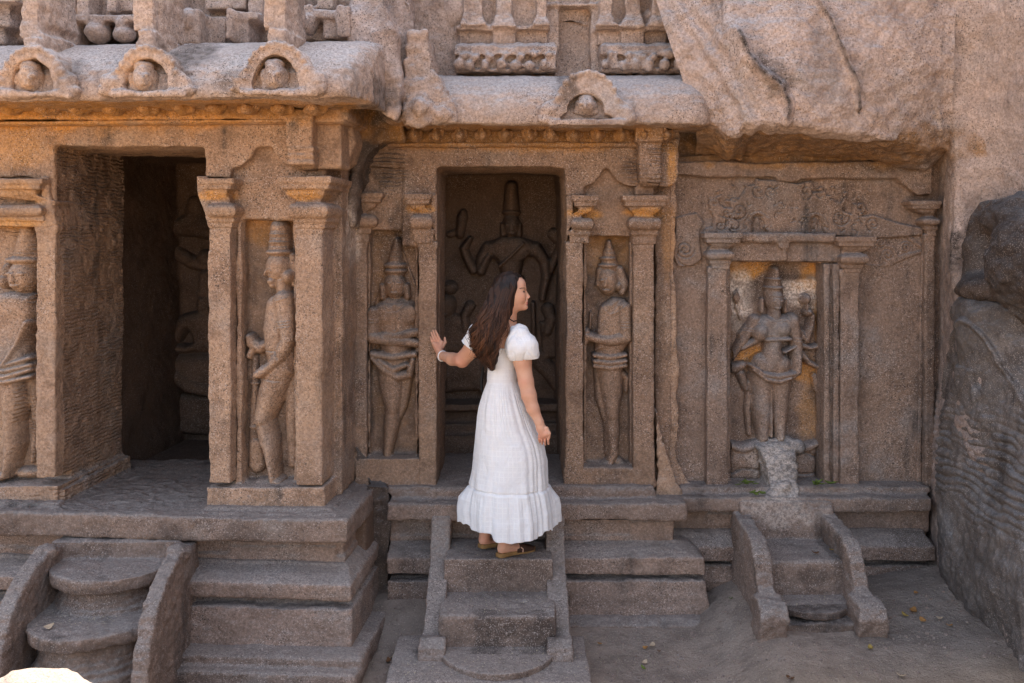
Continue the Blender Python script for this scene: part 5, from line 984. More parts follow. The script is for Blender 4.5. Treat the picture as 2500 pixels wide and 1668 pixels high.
# seated figure in the left chamber
L4 = zc(360, 400, 2.24); k4 = lambda L: [q / 2.24 for q in L]
r = Relief(FL, 7.85, 366, 440, 560, 1086, 0.007, 0.08); r.K = 0.035
r.cap(L4([310, 610, 312, 700]), k4([36, 52]), 0.12); r.ell(*L4([312, 770])[0], 24, 30, 0.14); r.cap(L4([200, 870, 320, 850, 400, 870]), k4([50, 60, 50]), 0.13); r.poly(L4([150, 860, 250, 830, 420, 840, 420, 1040, 250, 1040, 230, 930]), 0.12, 18); r.cap(L4([190, 880, 130, 990]), k4([40, 32]), 0.12); r.cap(L4([130, 1010, 220, 1015, 310, 985]), k4([32, 28, 32]), 0.13)
r.poly(L4([40, 1060, 200, 1030, 440, 1030, 440, 1250, 240, 1250, 100, 1180]), 0.16, 30); r.cap(L4([110, 1110, 240, 1210, 420, 1250]), k4([30, 36, 30]), 0.05, 0.14); r.poly(L4([40, 1250, 440, 1270, 440, 1500, 30, 1480]), 0.10, 20)
r.cap(L4([130, 350, 230, 330, 330, 370]), k4([50, 70, 50]), 0.09); r.cap(L4([130, 480, 230, 540, 300, 560]), k4([40, 40, 30]), 0.08); r.ell(*L4([300, 520])[0], 20, 24, 0.10); r.cap(L4([240, 210, 240, 280]), k4([40, 60]), 0.07)
r.done('carved_god_panel', left, M_INNER_SHADED, 0.003, 0.004)
# ------------------------------------------------------------------ the woman
def skin_mat():
    m, t, b = nodes_of('skin'); g = NG(t)
    col = g.mix(g.ramp(g.noise(11, 3), 0.35, 0.7), c4(0.58, 0.30, 0.20), c4(0.66, 0.38, 0.265)); col = g.mix(g.math('MULTIPLY', g.attr('flush'), 0.6), col, c4(0.60, 0.22, 0.15)); col = g.mix(g.attr('lip'), col, c4(0.48, 0.15, 0.13)); col = g.mix(g.attr('brow'), col, c4(0.07, 0.035, 0.025))
    t.links.new(col, b.inputs['Base Color']); b.inputs['Roughness'].default_value = 0.5; b.inputs['Specular IOR Level'].default_value = 0.35
    b.inputs['Subsurface Weight'].default_value = 0.12; b.inputs['Subsurface Radius'].default_value = (0.02, 0.008, 0.004); b.inputs['Subsurface Scale'].default_value = 0.5
    t.links.new(g.bump(g.noise(220, 3), 0.15, 0.002), b.inputs['Normal']); return m
def cotton_mat():
    m, t, b = nodes_of('white_checked_cotton'); g = NG(t); u = t.nodes.new('ShaderNodeUVMap'); u.uv_map = 'UVMap'; sx = t.nodes.new('ShaderNodeSeparateXYZ'); t.links.new(u.outputs[0], sx.inputs[0])
    def lines(c, n, wd): f = g.math('FRACT', g.math('MULTIPLY', c, n)); return g.ramp(g.math('ABSOLUTE', g.math('SUBTRACT', f, 0.5)), wd, wd + 0.12, 1, 0)
    a = lines(sx.outputs[0], 38.0, 0.06); a2 = lines(sx.outputs[0], 95.0, 0.15); c = lines(sx.outputs[1], 34.0, 0.05); c2 = lines(sx.outputs[1], 88.0, 0.15)
    L = g.math('MAXIMUM', g.math('MULTIPLY', g.math('MAXIMUM', a, c), 0.8), g.math('MULTIPLY', g.math('MAXIMUM', a2, c2), 0.4)); brk = g.ramp(g.noise(12, 4, .7), 0.3, 0.6)
    L = g.math('MULTIPLY', L, brk); col = g.mix(L, c4(0.82, 0.81, 0.83), c4(0.92, 0.915, 0.92)); t.links.new(col, b.inputs['Base Color'])
    b.inputs['Roughness'].default_value = 0.9; b.inputs['Specular IOR Level'].default_value = 0.15; b.inputs['Sheen Weight'].default_value = 0.2
    nb = g.bump(g.noise(13, 5, 0.6, None, 0.8), 0.6, 0.016); nb = g.bump(L, 0.3, 0.002, nb); t.links.new(nb, b.inputs['Normal'])
    tr = t.nodes.new('ShaderNodeBsdfTranslucent'); tr.inputs[0].default_value = (0.8, 0.78, 0.78, 1); mx = t.nodes.new('ShaderNodeMixShader'); mx.inputs[0].default_value = 0.12
    o = [n for n in t.nodes if n.type == 'OUTPUT_MATERIAL'][0]; t.links.new(b.outputs[0], mx.inputs[1]); t.links.new(tr.outputs[0], mx.inputs[2]); t.links.new(mx.outputs[0], o.inputs[0]); return m
def hair_mat():
    m, t, b = nodes_of('brown_hair'); g = NG(t); col = g.mix(g.attr('tone'), c4(0.012, 0.007, 0.006), c4(0.19, 0.080, 0.040)); t.links.new(col, b.inputs['Base Color'])
    b.inputs['Roughness'].default_value = 0.55; b.inputs['Specular IOR Level'].default_value = 0.3; return m
M_SKIN, M_COTTON, M_HAIR = skin_mat(), cotton_mat(), hair_mat()
woman = empty('person', W3 := tuple(FC.U(1225, 1350, 5.82)), 'woman in long white dress with wavy brown hair, one hand on the doorway pillar', 'person')
p = lambda x, y, Y: np.array(FC.U(x, y, Y))
zstep = zs1
B = Body((-0.52, 5.56, zstep - .02), (0.26, 6.26, p(1250, 660, 5.8)[2]), 0.0031)
# trunk
B.ell(p(1228, 1000, 5.83), (.105, .095, .13), .03); B.ell(p(1224, 915, 5.83), (.082, .07, .12), .05); B.ell(p(1222, 838, 5.82), (.115, .078, .11), .05)
B.cone(p(1182, 805, 5.87), .052, p(1248, 810, 5.77), .042, .05); B.cone(p(1237, 800, 5.81), .056, p(1243, 750, 5.79), .047, .03)
# right arm, hanging
B.chain([p(1260, 818, 5.745), p(1275, 880, 5.71), p(1284, 932, 5.70)], [.047, .051, .044], .02); B.chain([p(1284, 932, 5.70), p(1291, 965, 5.69), p(1301, 998, 5.68), p(1316, 1030, 5.67)], [.043, .043, .036, .026], .015)
B.chain([p(1316, 1030, 5.67), p(1321, 1046, 5.67), p(1327, 1060, 5.67)], [.024, .027, .026], .012); B.cone(p(1320, 1048, 5.68), .022, p(1334, 1060, 5.655), .018, .01)
for (x0, y0, x1, y1, x2, y2, Y) in [(1317, 1061, 1316, 1072, 1318, 1080, 5.69), (1323, 1062, 1322.5, 1075, 1324, 1084, 5.68), (1330, 1062, 1330, 1077, 1331, 1086, 5.67), (1336, 1060, 1338, 1074, 1339, 1084, 5.66)]:
    B.chain([p(x0, y0, Y), p(x1, y1, Y - .005), p(x2, y2, Y + .012)], [.0092, .0072, .0060], .0012)
B.chain([p(1334, 1046, 5.655), p(1341, 1058, 5.65), p(1340, 1070, 5.655)], [.012, .0095, .0075], .004)
# left arm, reaching to the pillar
B.chain([p(1180, 812, 5.87), p(1155, 850, 5.90), p(1128, 879, 5.95)], [.055, .051, .045], .02); B.chain([p(1128, 879, 5.95), p(1104, 877, 6.03), p(1076, 867, 6.14)], [.043, .038, .026], .015)
B.chain([p(1076, 867, 6.14), p(1072, 856, 6.165), p(1066, 843, 6.185)], [.024, .022, .018], .012); B.cone(p(1068, 852, 6.17), .019, p(1060, 840, 6.19), .015, .01); B.cone(p(1073, 852, 6.17), .019, p(1077, 836, 6.19), .015, .01)
for (x0, y0, x1, y1, x2, y2) in [(1059, 842, 1054, 832, 1051, 823), (1064, 838, 1057, 824, 1053, 812), (1070, 835, 1062, 820, 1057, 807), (1076, 835, 1069, 819, 1063, 807)]:
    B.chain([p(x0, y0, 6.195), p(x1, y1, 6.198), p(x2, y2, 6.212)], [.0088, .0072, .0058], .0012)
B.chain([p(1080, 848, 6.18), p(1087, 836, 6.20), p(1086, 825, 6.21)], [.012, .010, .0075], .004)
# legs and feet
B.chain([p(1212, 1010, 5.86), p(1200, 1150, 5.88), p(1188, 1270, 5.905), p(1183, 1312, 5.91)], [.075, .055, .046, .032], .02); B.chain([p(1244, 1010, 5.81), p(1242, 1160, 5.79), p(1233, 1290, 5.775), p(1230, 1330, 5.775)], [.075, .056, .048, .034], .02)
B.cone(p(1181, 1319, 5.91), .031, p(1188, 1322, 5.92), .028, .012); B.chain([p(1184, 1322, 5.92), p(1210, 1326, 5.96), p(1236, 1330, 5.98)], [.026, .026, .016], .01)
B.cone(p(1226, 1340, 5.775), .030, p(1236, 1338, 5.785), .030, .012); B.chain([p(1236, 1336, 5.785), p(1262, 1337, 5.83), p(1288, 1339, 5.86)], [.033, .028, .015], .01)
# head
HC = p(1247, 706, 5.79); hp = lambda x, y, d=0: p(x, y, 5.79 + d)
B.ell(hp(1245, 705), (.086, .073, .090), .01); B.ell(hp(1259, 726), (.060, .056, .072), .03); B.cone(hp(1250, 742), .030, hp(1275, 749), .020, .03); B.ell(hp(1282.5, 750.5), (.0155, .018, .014), .014)
B.ell(hp(1272, 695), (.026, .045, .035), .02); B.cone(hp(1280.5, 709), .0072, hp(1289.5, 723), .0085, .010); B.ell(hp(1289.8, 725.5), (.0098, .0105, .0080), .006); B.ell(hp(1288, 728, -.010), (.008, .007, .006), .004); B.ell(hp(1288, 728, .010), (.008, .007, .006), .004)
B.ell(hp(1284, 733), (.012, .016, .014), .004); B.ell(hp(1285.5, 737.5), (.0098, .019, .0048), .003); B.ell(hp(1284.8, 741.8), (.0098, .017, .0052), .003); B.ell(hp(1270, 727, -.030), (.028, .022, .026), .02); B.ell(hp(1270, 727, .030), (.028, .022, .026), .02)
B.ell(hp(1281, 711, -.031), (.012, .014, .008), .006, sub=True); B.ell(hp(1277, 712, -.026), (.012, .013, .0085), .004); B.cone(hp(1283, 704, -.016), .0055, hp(1274, 703, -.042), .005, .008)
V, Q = B.mesh()
def near(V, c, r, s=1): return np.clip(1.4 - np.linalg.norm((V - c) / np.array(r), axis=1), 0, 1) * s
fl = np.maximum.reduce([near(V, p(1128, 882, 5.95), (.05, .06, .05), .8), near(V, p(1276, 932, 5.67), (.03, .05, .025), .6), near(V, p(1325, 1065, 5.67), (.05, .05, .045), .7), near(V, hp(1275, 726, -.04), (.03, .03, .02), .4), near(V, p(1068, 845, 6.18), (.04, .05, .06), .4), near(V, p(1182, 1318, 5.9), (.05, .05, .04), .7), near(V, hp(1293, 727, -.01), (.01, .02, .01), .5)])
lip = np.maximum(near(V, hp(1288, 738, -.004), (.009, .016, .0042)), near(V, hp(1287, 742, -.004), (.008, .015, .0045))); lip = np.clip(lip * 1.6, 0, 1)
brow = np.clip(1.6 * np.maximum.reduce([near(V, hp(1279 - i * 3, 703.0 + 0.35 * (i - 1) ** 2, -.030 - .006 * i), (.008, .012, .0032)) for i in range(4)]), 0, 1)
bd = link_mesh('body', V, Q, M_SKIN, woman, attrs={'flush': fl, 'lip': lip, 'brow': brow})
def small_body(name, fn, lo, hi, res, mat, parent, attrs=None):
    b = Body(lo, hi, res); fn(b); V, Q = b.mesh(); return link_mesh(name, V, Q, mat, parent, attrs={k: f(V) for k, f in attrs.items()} if attrs else None)
M_DARK = flat('dark_lash', (0.02, 0.014, 0.012), 0.5); M_EYE = flat('eye_white', (0.55, 0.5, 0.47), 0.2, 0.5); M_BLACK = flat('black_strap', (0.012, 0.012, 0.013), 0.6)
e = hp(1278.2, 712.5, -.0335)
small_body('eye', lambda b: b.ell(e, (.0095, .009, .0058), .001), e - .015, e + .015, .0012, M_DARK, bd)
# dress
rowsD = [(842, 1178, 1262, .085, 5.825), (860, 1184, 1264, .088, 5.825), (880, 1189, 1262, .088, 5.825), (905, 1192, 1260, .086, 5.825), (928, 1190, 1261, .085, 5.825), (934, 1189, 1263, .088, 5.825), (960, 1179, 1274, .110, 5.825), (1000, 1169.5, 1290, .135, 5.825), (1038, 1164, 1306, .150, 5.825),
         (1081, 1160, 1328, .165, 5.825), (1120, 1157, 1337, .178, 5.825), (1160, 1151, 1340, .190, 5.83), (1185, 1146, 1342, .196, 5.83), (1190, 1145, 1344, .198, 5.83), (1215, 1141, 1350, .204, 5.83), (1245, 1138, 1356, .210, 5.83), (1275, 1138, 1357, .212, 5.83), (1292, 1138, 1357, .213, 5.83)]
A = np.array(rowsD, float); nv, nu = 260, 420; tt = np.linspace(0, 1, nv); yy = 842 + (1285 - 842) * tt; I_ = lambda c: np.interp(yy, A[:, 0], A[:, c])
xl_, xr_, dp_, Yc_ = I_(1), I_(2), I_(3), I_(4); th = np.linspace(0, 2 * math.pi, nu, endpoint=False)
Z0 = np.array([FC.U(1250, y, 5.83)[2] for y in yy]); XL_ = np.array([FC.U(x, y, 5.83)[0] for x, y in zip(xl_, yy)]); XR_ = np.array([FC.U(x, y, 5.83)[0] for x, y in zip(xr_, yy)])
TH, YY = np.meshgrid(th, yy); cx_ = ((XL_ + XR_) / 2)[:, None]; a_ = ((XR_ - XL_) / 2)[:, None]; b_ = dp_[:, None]
below = np.clip((YY - 934) / 60, 0, 1); skirt = np.clip((YY - 934) / 250, 0, 1); flo = np.clip((YY - 1188) / 40, 0, 1)
def ringn(seed, n): 
    ph = TH + 0.35 * np.sin(2 * TH + seed) + 0.18 * np.sin(5 * TH + seed * 2.1); return np.cos(n * ph + seed)
fade = np.clip(1 - (YY - 960) / 120, 0, 1)
pl = below * fade * .024 * (ringn(1, 44) + .7 * ringn(4, 27)) + skirt * (.022 * ringn(2, 9) + .016 * ringn(5, 5) + .012 * ringn(8, 17)) + flo * (.020 * ringn(9, 39) * (1 - .8 * flo) + .018 * ringn(3, 11) + .012 * ringn(6, 4))
flare = flo * (0.13 * np.exp(-((np.mod(TH - math.radians(12) + math.pi, 2 * math.pi) - math.pi) / .30) ** 2) + 0.17 * np.exp(-((np.mod(TH - math.radians(170) + math.pi, 2 * math.pi) - math.pi) / .28) ** 2))
DG = np.degrees(TH) % 360; gd = np.clip((YY - 1060) / 200, 0, 1) ** 1.3
def dip(a, w): return np.exp(-((DG - a) / w) ** 2)
pan = 1 / (1 + np.exp(-(DG - 247) / 1.6)) * 1 / (1 + np.exp((DG - 304) / 1.6))
fold = gd * (0.075 * pan - 0.07 * dip(243, 5) - 0.08 * dip(308, 5) - 0.05 * dip(270, 9) * (YY < 1500) - 0.07 * dip(197, 6) - 0.06 * dip(347, 6) - 0.03 * dip(222, 6) - .03 * dip(328, 5) - .03 * dip(286, 4))
rr = 1 + pl + flare + fold; seam = np.exp(-((YY - 1188) / 2.6) ** 2) * -.030 + np.exp(-((YY - 931) / 2.5) ** 2) * -.02 + np.clip((YY - 1188) / 4, 0, 1) * .010; rr = rr + seam
X = cx_ + a_ * rr * np.cos(TH); Yw = Yc_[:, None] + b_ * rr * np.sin(TH); Z = Z0[:, None] + 0 * TH
Z = Z - flo * .022 * pan + flo * .012 * (DG < 197) ; Z = Z + flo ** 2 * (.008 * ringn(2, 6) + .009 * np.cos(3 * TH + 1) + .004 * ringn(7, 17)) + flo * 0.16 * flare
# neckline: low at the back of the neck opening, higher under the arms; cloth follows the turn of her body
topw = np.clip((870 - YY) / 28, 0, 1); Z = Z - topw * 0.012 * np.clip(np.cos(TH + math.pi / 2 - .3), 0, 1)
wr = 0.004 * fbm(np.stack([X * 1.0, Yw, Z * .6], -1), 14.0, 3, 44) * (0.6 + .4 * skirt); X = X + wr * np.cos(TH); Yw = Yw + wr * np.sin(TH)
N = nu * nv; idx = np.arange(N).reshape(nv, nu); Qd = np.stack([idx[:-1], np.roll(idx[:-1], -1, 1), np.roll(idx[1:], -1, 1), idx[1:]], -1)
uu = TH * 0.24 / 1.0; uv = np.stack([uu.ravel(), Z.ravel()], 1)
hi_ = idx[yy < 1400]; 
dr = link_mesh('dress', np.stack([X.ravel(), Yw.ravel(), Z.ravel()], 1), Qd.reshape(-1, 4)[:, ::-1], M_COTTON, woman, uv=uv)
m = dr.modifiers.new('thick', 'SOLIDIFY'); m.thickness = 0.003; m.offset = 1
# puffed sleeves
def sleeve(name, a, ra, b, rb, bulge, cutp, cutn, res=.004, seed=0):
    S = Body(np.minimum(a, b) - .15, np.maximum(a, b) + .15, res); S.cone(a, ra, b, rb, .02)
    for c, r in bulge: S.ell(c, r, .03)
    V, Q = S.mesh(); c = (a + b) / 2; n_ = V - c; n_ /= np.linalg.norm(n_, axis=1, keepdims=True)
    q = V * np.array([1, 1, .55]); w1 = np.abs(vnoise(q, 22, 7 + seed)); V = V + n_ * (0.007 * vnoise(q, 13, seed + 5) - 0.007 * (1 - w1) ** 4 + 0.002 * vnoise(q, 50, seed))[:, None]
    cutn = np.array(cutn, float); cutn /= np.linalg.norm(cutn); s_ = (V - cutp) @ cutn; V = V - np.clip(s_, 0, None)[:, None] * cutn * 0.985
    return link_mesh(name, V, Q, M_COTTON, dr, uv=np.stack([V[:, 0] * 1.6 + V[:, 1], V[:, 2]], 1))
sleeve('sleeve', p(1263, 814, 5.74), .056, p(1274, 850, 5.705), .082, [(p(1258, 845, 5.70), (.056, .06, .085)), (p(1293, 848, 5.70), (.055, .065, .075)), (p(1302, 868, 5.70), (.034, .045, .035)), (p(1270, 810, 5.725), (.052, .055, .040))], p(1282, 877.5, 5.70), (.10, 0, -1), seed=1)
sleeve('sleeve', p(1180, 808, 5.87), .066, p(1146, 848, 5.90), .063, [(p(1164, 815, 5.87), (.045, .05, .055))], p(1148, 845, 5.90), p(1147, 846, 5.90) - p(1180, 803, 5.88), seed=4)
# hair: a full mass and loose wavy locks over it
cl = np.array([[1248, 671, 5.79, .012], [1246, 677, 5.79, .050], [1241, 690, 5.785, .082], [1235, 708, 5.78, .094], [1227, 732, 5.77, .093], [1218, 757, 5.75, .088], [1206, 785, 5.74, .092], [1199, 812, 5.73, .090], [1194, 840, 5.725, .082], [1196, 862, 5.72, .064], [1200, 882, 5.72, .046], [1204, 900, 5.72, .024]])
CP = np.array([p(*c[:3]) for c in cl]); CR = cl[:, 3]; CR = CR * np.where(np.arange(12) > 4, 1, 1)
def at_t(t):
    s = np.linspace(0, 1, len(CP)); return np.stack([np.interp(t, s, CP[:, i]) for i in range(3)], -1), np.interp(t, s, CR)
H = Body(CP.min(0) - .13, CP.max(0) + .12, .005)
H.ell(hp(1243, 702), (.095, .082, .094), .01)
for i in range(3, len(CP) - 1): H.cone(CP[i] + [-.004, 0, 0], CR[i] * (.86 if i < 6 else .74), CP[i + 1] + [-.004, 0, 0], CR[i + 1] * (.84 if i < 5 else .70), .02)
H.ell(hp(1284, 728), (.074, .14, .100), .008, sub=True); H.ell(hp(1279, 696), (.042, .12, .055), .008, sub=True)
V, Q = H.mesh(); n_ = V - at_t(np.interp(V[:, 2], CP[::-1, 2], np.linspace(1, 0, len(CP))))[0]; n_ /= np.linalg.norm(n_, axis=1, keepdims=True) + 1e-6
V = V + n_ * (.006 * vnoise(V * np.array([1, 1, .3]), 60, 3) + .004 * vnoise(V * np.array([1, 1, .25]), 110, 4))[:, None]
hr = link_mesh('hair', V, Q, M_HAIR, bd, attrs={'tone': np.clip(.02 + .15 * vnoise(V * np.array([1, 1, .15]), 70, 9), 0, 1)})
VV, QQ, TT = [], [], []; rg = np.random.default_rng(3); npt = 48; b0 = 0
for L_ in range(92):
    fL = math.radians(rg.uniform(76, 314)); tL = min(1.04, 0.60 + 0.46 * rg.random() ** .6); phL = rg.uniform(0, 6.28); frL = rg.uniform(24, 38); aL = rg.uniform(.009, .023); outL = rg.uniform(0, .22) ** 1.2; toneL = rg.random() ** 1.6; drift = rg.normal(0, .16)
    for i in range(17):
        t1 = min(1.0, tL * rg.uniform(.86, 1.0)); t = np.linspace(0.02, t1, npt); c, R_ = at_t(t); low = np.clip((t - .34) / .3, 0, 1)
        f = fL + rg.normal(0, .10) * (1 - .65 * low) + drift * low + rg.normal(0, .035); rho = .955 + .05 * rg.random() + outL * low + .10 * rg.random() * low
        P_ = c + np.stack([np.cos(f) * R_ * rho, np.sin(f) * R_ * rho * .92, 0 * t], -1); ph = phL + rg.normal(0, .35); am = low * aL * rg.uniform(.75, 1.25); fr = frL * rg.uniform(.97, 1.03)
        P_[:, 0] += am * np.sin(fr * t + ph); P_[:, 2] += am * .5 * np.cos(fr * t + ph); P_[:, 1] += am * .8 * np.cos(fr * t + ph * 1.3)
        if i < 2: P_ += (np.array([.016, .012, .004]) * low[:, None]) * rg.normal(0, 1, 3)
        hx = np.interp(P_[:, 2], [p(0, 775, 5.79)[2], p(0, 735, 5.79)[2], p(0, 700, 5.79)[2], p(0, 680, 5.79)[2]], [p(1243, 0, 5.75)[0], p(1244, 0, 5.75)[0], p(1256, 0, 5.75)[0], p(1264, 0, 5.75)[0]])
        P_[:, 0] = np.minimum(P_[:, 0], hx + .004 * rg.random())
        rd = rg.uniform(.0014, .0028) * np.clip((t1 - t) / (t1 * .2), .2, 1); T_ = np.gradient(P_, axis=0); T_ /= np.linalg.norm(T_, axis=1, keepdims=True) + 1e-9
        u_ = np.cross(T_, [0, 1, 0.01]); u_ /= np.linalg.norm(u_, axis=1, keepdims=True) + 1e-9; v_ = np.cross(T_, u_)
        VV.append(np.stack([P_ + rd[:, None] * (math.cos(a) * u_ + math.sin(a) * v_) for a in (0, 2.094, 4.189)], 1).reshape(-1, 3))
        k0 = b0 + 3 * np.arange(npt - 1)[:, None] + np.arange(3)[None]; k1 = b0 + 3 * np.arange(npt - 1)[:, None] + (np.arange(3)[None] + 1) % 3; QQ.append(np.stack([k0, k1, k1 + 3, k0 + 3], -1).reshape(-1, 4)); b0 += 3 * npt
        tone = np.clip((.10 + .25 * toneL) * (1 - low) + low * (.12 + .75 * toneL) + rg.normal(0, .07), 0, 1); TT.append(np.repeat(tone, 3))
link_mesh('locks', np.concatenate(VV), np.concatenate(QQ), M_HAIR, hr, attrs={'tone': np.concatenate(TT)})
# neck cord, hanging black strap, pearl bracelet, ring
small_body('neck_cord', lambda b: b.chain([p(1236, 772, 5.745), p(1245, 780, 5.735), p(1254, 785, 5.745), p(1260, 783, 5.79)], [.0035] * 4, .002), p(1225, 800, 5.7), p(1270, 760, 5.82), .0025, M_BLACK, woman)
small_body('black_strap', lambda b: b.chain([p(1181, 890, 5.93), p(1177, 915, 5.95), p(1175, 940, 5.955), p(1178, 956, 5.95)], [.006, .009, .009, .006], .003), p(1165, 965, 5.9), p(1190, 880, 6.0), .003, M_BLACK, woman)
M_PEARL = flat('white_beads', (0.82, 0.80, 0.78), 0.25, 0.5); M_CORK = flat('cork', (0.32, 0.185, 0.075), 0.8, 0.2, var=.3); M_LEATH = flat('dark_brown_leather', (0.060, 0.030, 0.020), 0.6, 0.3, var=.3, bumpn=(60, .3, .003))
wr_c = p(1080, 869.5, 6.125); ax_ = p(1076, 867, 6.14) - p(1104, 877, 6.03); ax_ /= np.linalg.norm(ax_); e1 = np.cross(ax_, [0, 0, 1]); e1 /= np.linalg.norm(e1); e2 = np.cross(ax_, e1)
def beads(b):
    for i in range(22):
        a = 2 * math.pi * i / 22; b.ell(wr_c + .031 * (math.cos(a) * e1 + math.sin(a) * e2), (.0052,) * 3, .0005)
small_body('bracelet', beads, wr_c - .045, wr_c + .045, .0014, M_PEARL, woman)
# sandals
def sandal(hx, hy, hY, tx, ty, tY, heel=0.0):
    h, t = p(hx, hy, hY), p(tx, ty, tY); h[2] = zstep - .001 + heel; t[2] = zstep - .001; d = t - h; L = np.linalg.norm(d[:2]); f = d / L; sd = np.array([f[1], -f[0], 0]); prof = [(-.10, .018), (-.04, .030), (.05, .033), (.15, .030), (.30, .027), (.5, .033), (.68, .043), (.85, .042), (.97, .030), (1.03, .012)]
    out = [h + f * (L * u) + sd * w for u, w in prof] + [h + f * (L * u) - sd * w for u, w in prof[::-1]]; n = len(out)
    root = None
    V = [o + [0, 0, 0.0] for o in out] + [o + [0, 0, .026] for o in out]; F_ = [list(range(n))[::-1], list(range(n, 2 * n))] + [[i, (i + 1) % n, (i + 1) % n + n, i + n] for i in range(n)]
    sole = link_mesh('sandal', np.array(V), F_, M_CORK, bd, smooth=False); bv = sole.modifiers.new('b', 'BEVEL'); bv.width = .005; bv.segments = 2
    V = []; F2 = []; n1, n2 = 14, 12
    for i in range(n1):
        u = .42 + .56 * i / (n1 - 1); w = np.interp(u, [q[0] for q in prof], [q[1] for q in prof]) * 1.06; hh = np.interp(u, [.42, .6, .8, .98], [.072, .062, .046, .030])
        for j in range(n2):
            a = math.pi * j / (n2 - 1); V.append(h + f * (L * u) + sd * (w * math.cos(a)) + np.array([0, 0, .014 + (hh - .014) * math.sin(a) ** .7]))
    for i in range(n1 - 1):
        for j in range(n2 - 1): F2.append([i * n2 + j, (i + 1) * n2 + j, (i + 1) * n2 + j + 1, i * n2 + j + 1])
    up = link_mesh('strap', np.array(V), F2, M_LEATH, sole); so_ = up.modifiers.new('s', 'SOLIDIFY'); so_.thickness = .004
    c = h + f * (L * .56) - sd * .0 + np.array([0, 0, .066]); side_ = h + f * (L * .52) + sd * .036 + np.array([0, 0, .045])
    small_body('buckle', lambda b: b.chain([side_, side_ + f * .014 + [0, 0, -.012], side_ + f * .012 + [0, 0, -.028]], [.0035, .0035, .005], .001), side_ - .05, side_ + .05, .002, flat('tan_buckle', (0.55, 0.33, 0.24), .5), sole)
sandal(1178, 1338, 5.905, 1262, 1330, 6.03, .012); sandal(1222, 1357, 5.765, 1302, 1340, 5.90)
# ------------------------------------------------------------------ fallen leaves, each its own thing
def on_z(px, py, z):
    a = np.array(FC.U(px, py, 1.0)); d = a - np.array([0, 0, CAMZ]); t = (z - CAMZ) / d[2]; return np.array([0, 0, CAMZ]) + d * t
def on_ground(px, py):
    z = 0.2
    for i in range(25):
        q = on_z(px, py, z); z = float(gz(np.array([q[0]]), np.array([q[1]]))[0])
    return on_z(px, py, z + .004)
LM = {k: flat('leaf_' + k, c, .7, .2, var=.35) for k, c in {'yellow': (.36, .25, .07), 'orange': (.38, .19, .065), 'brown': (.16, .075, .035), 'pale': (.56, .42, .29), 'green': (.13, .17, .035), 'olive': (.22, .20, .05)}.items()}
def leaf_mesh(L=.05, w=.017, curl=.012, seed=0):
    r = random.Random(seed); V = []; F = []; n = 9
    for i in range(n):
        t = i / (n - 1); ww = w * math.sin(math.pi * min(1, t * .93 + .03)) ** .75 * (1 + .12 * r.uniform(-1, 1))
        for j in (-1, -.5, 0, .5, 1): V.append((L * (t - .5), ww * j, curl * (2 * t - 1) ** 2 + .4 * curl * abs(j) + .0015 * r.uniform(-1, 1)))
    for i in range(n - 1):
        for j in range(4): F.append([i * 5 + j, (i + 1) * 5 + j, (i + 1) * 5 + j + 1, i * 5 + j + 1])
    return np.array(V), F
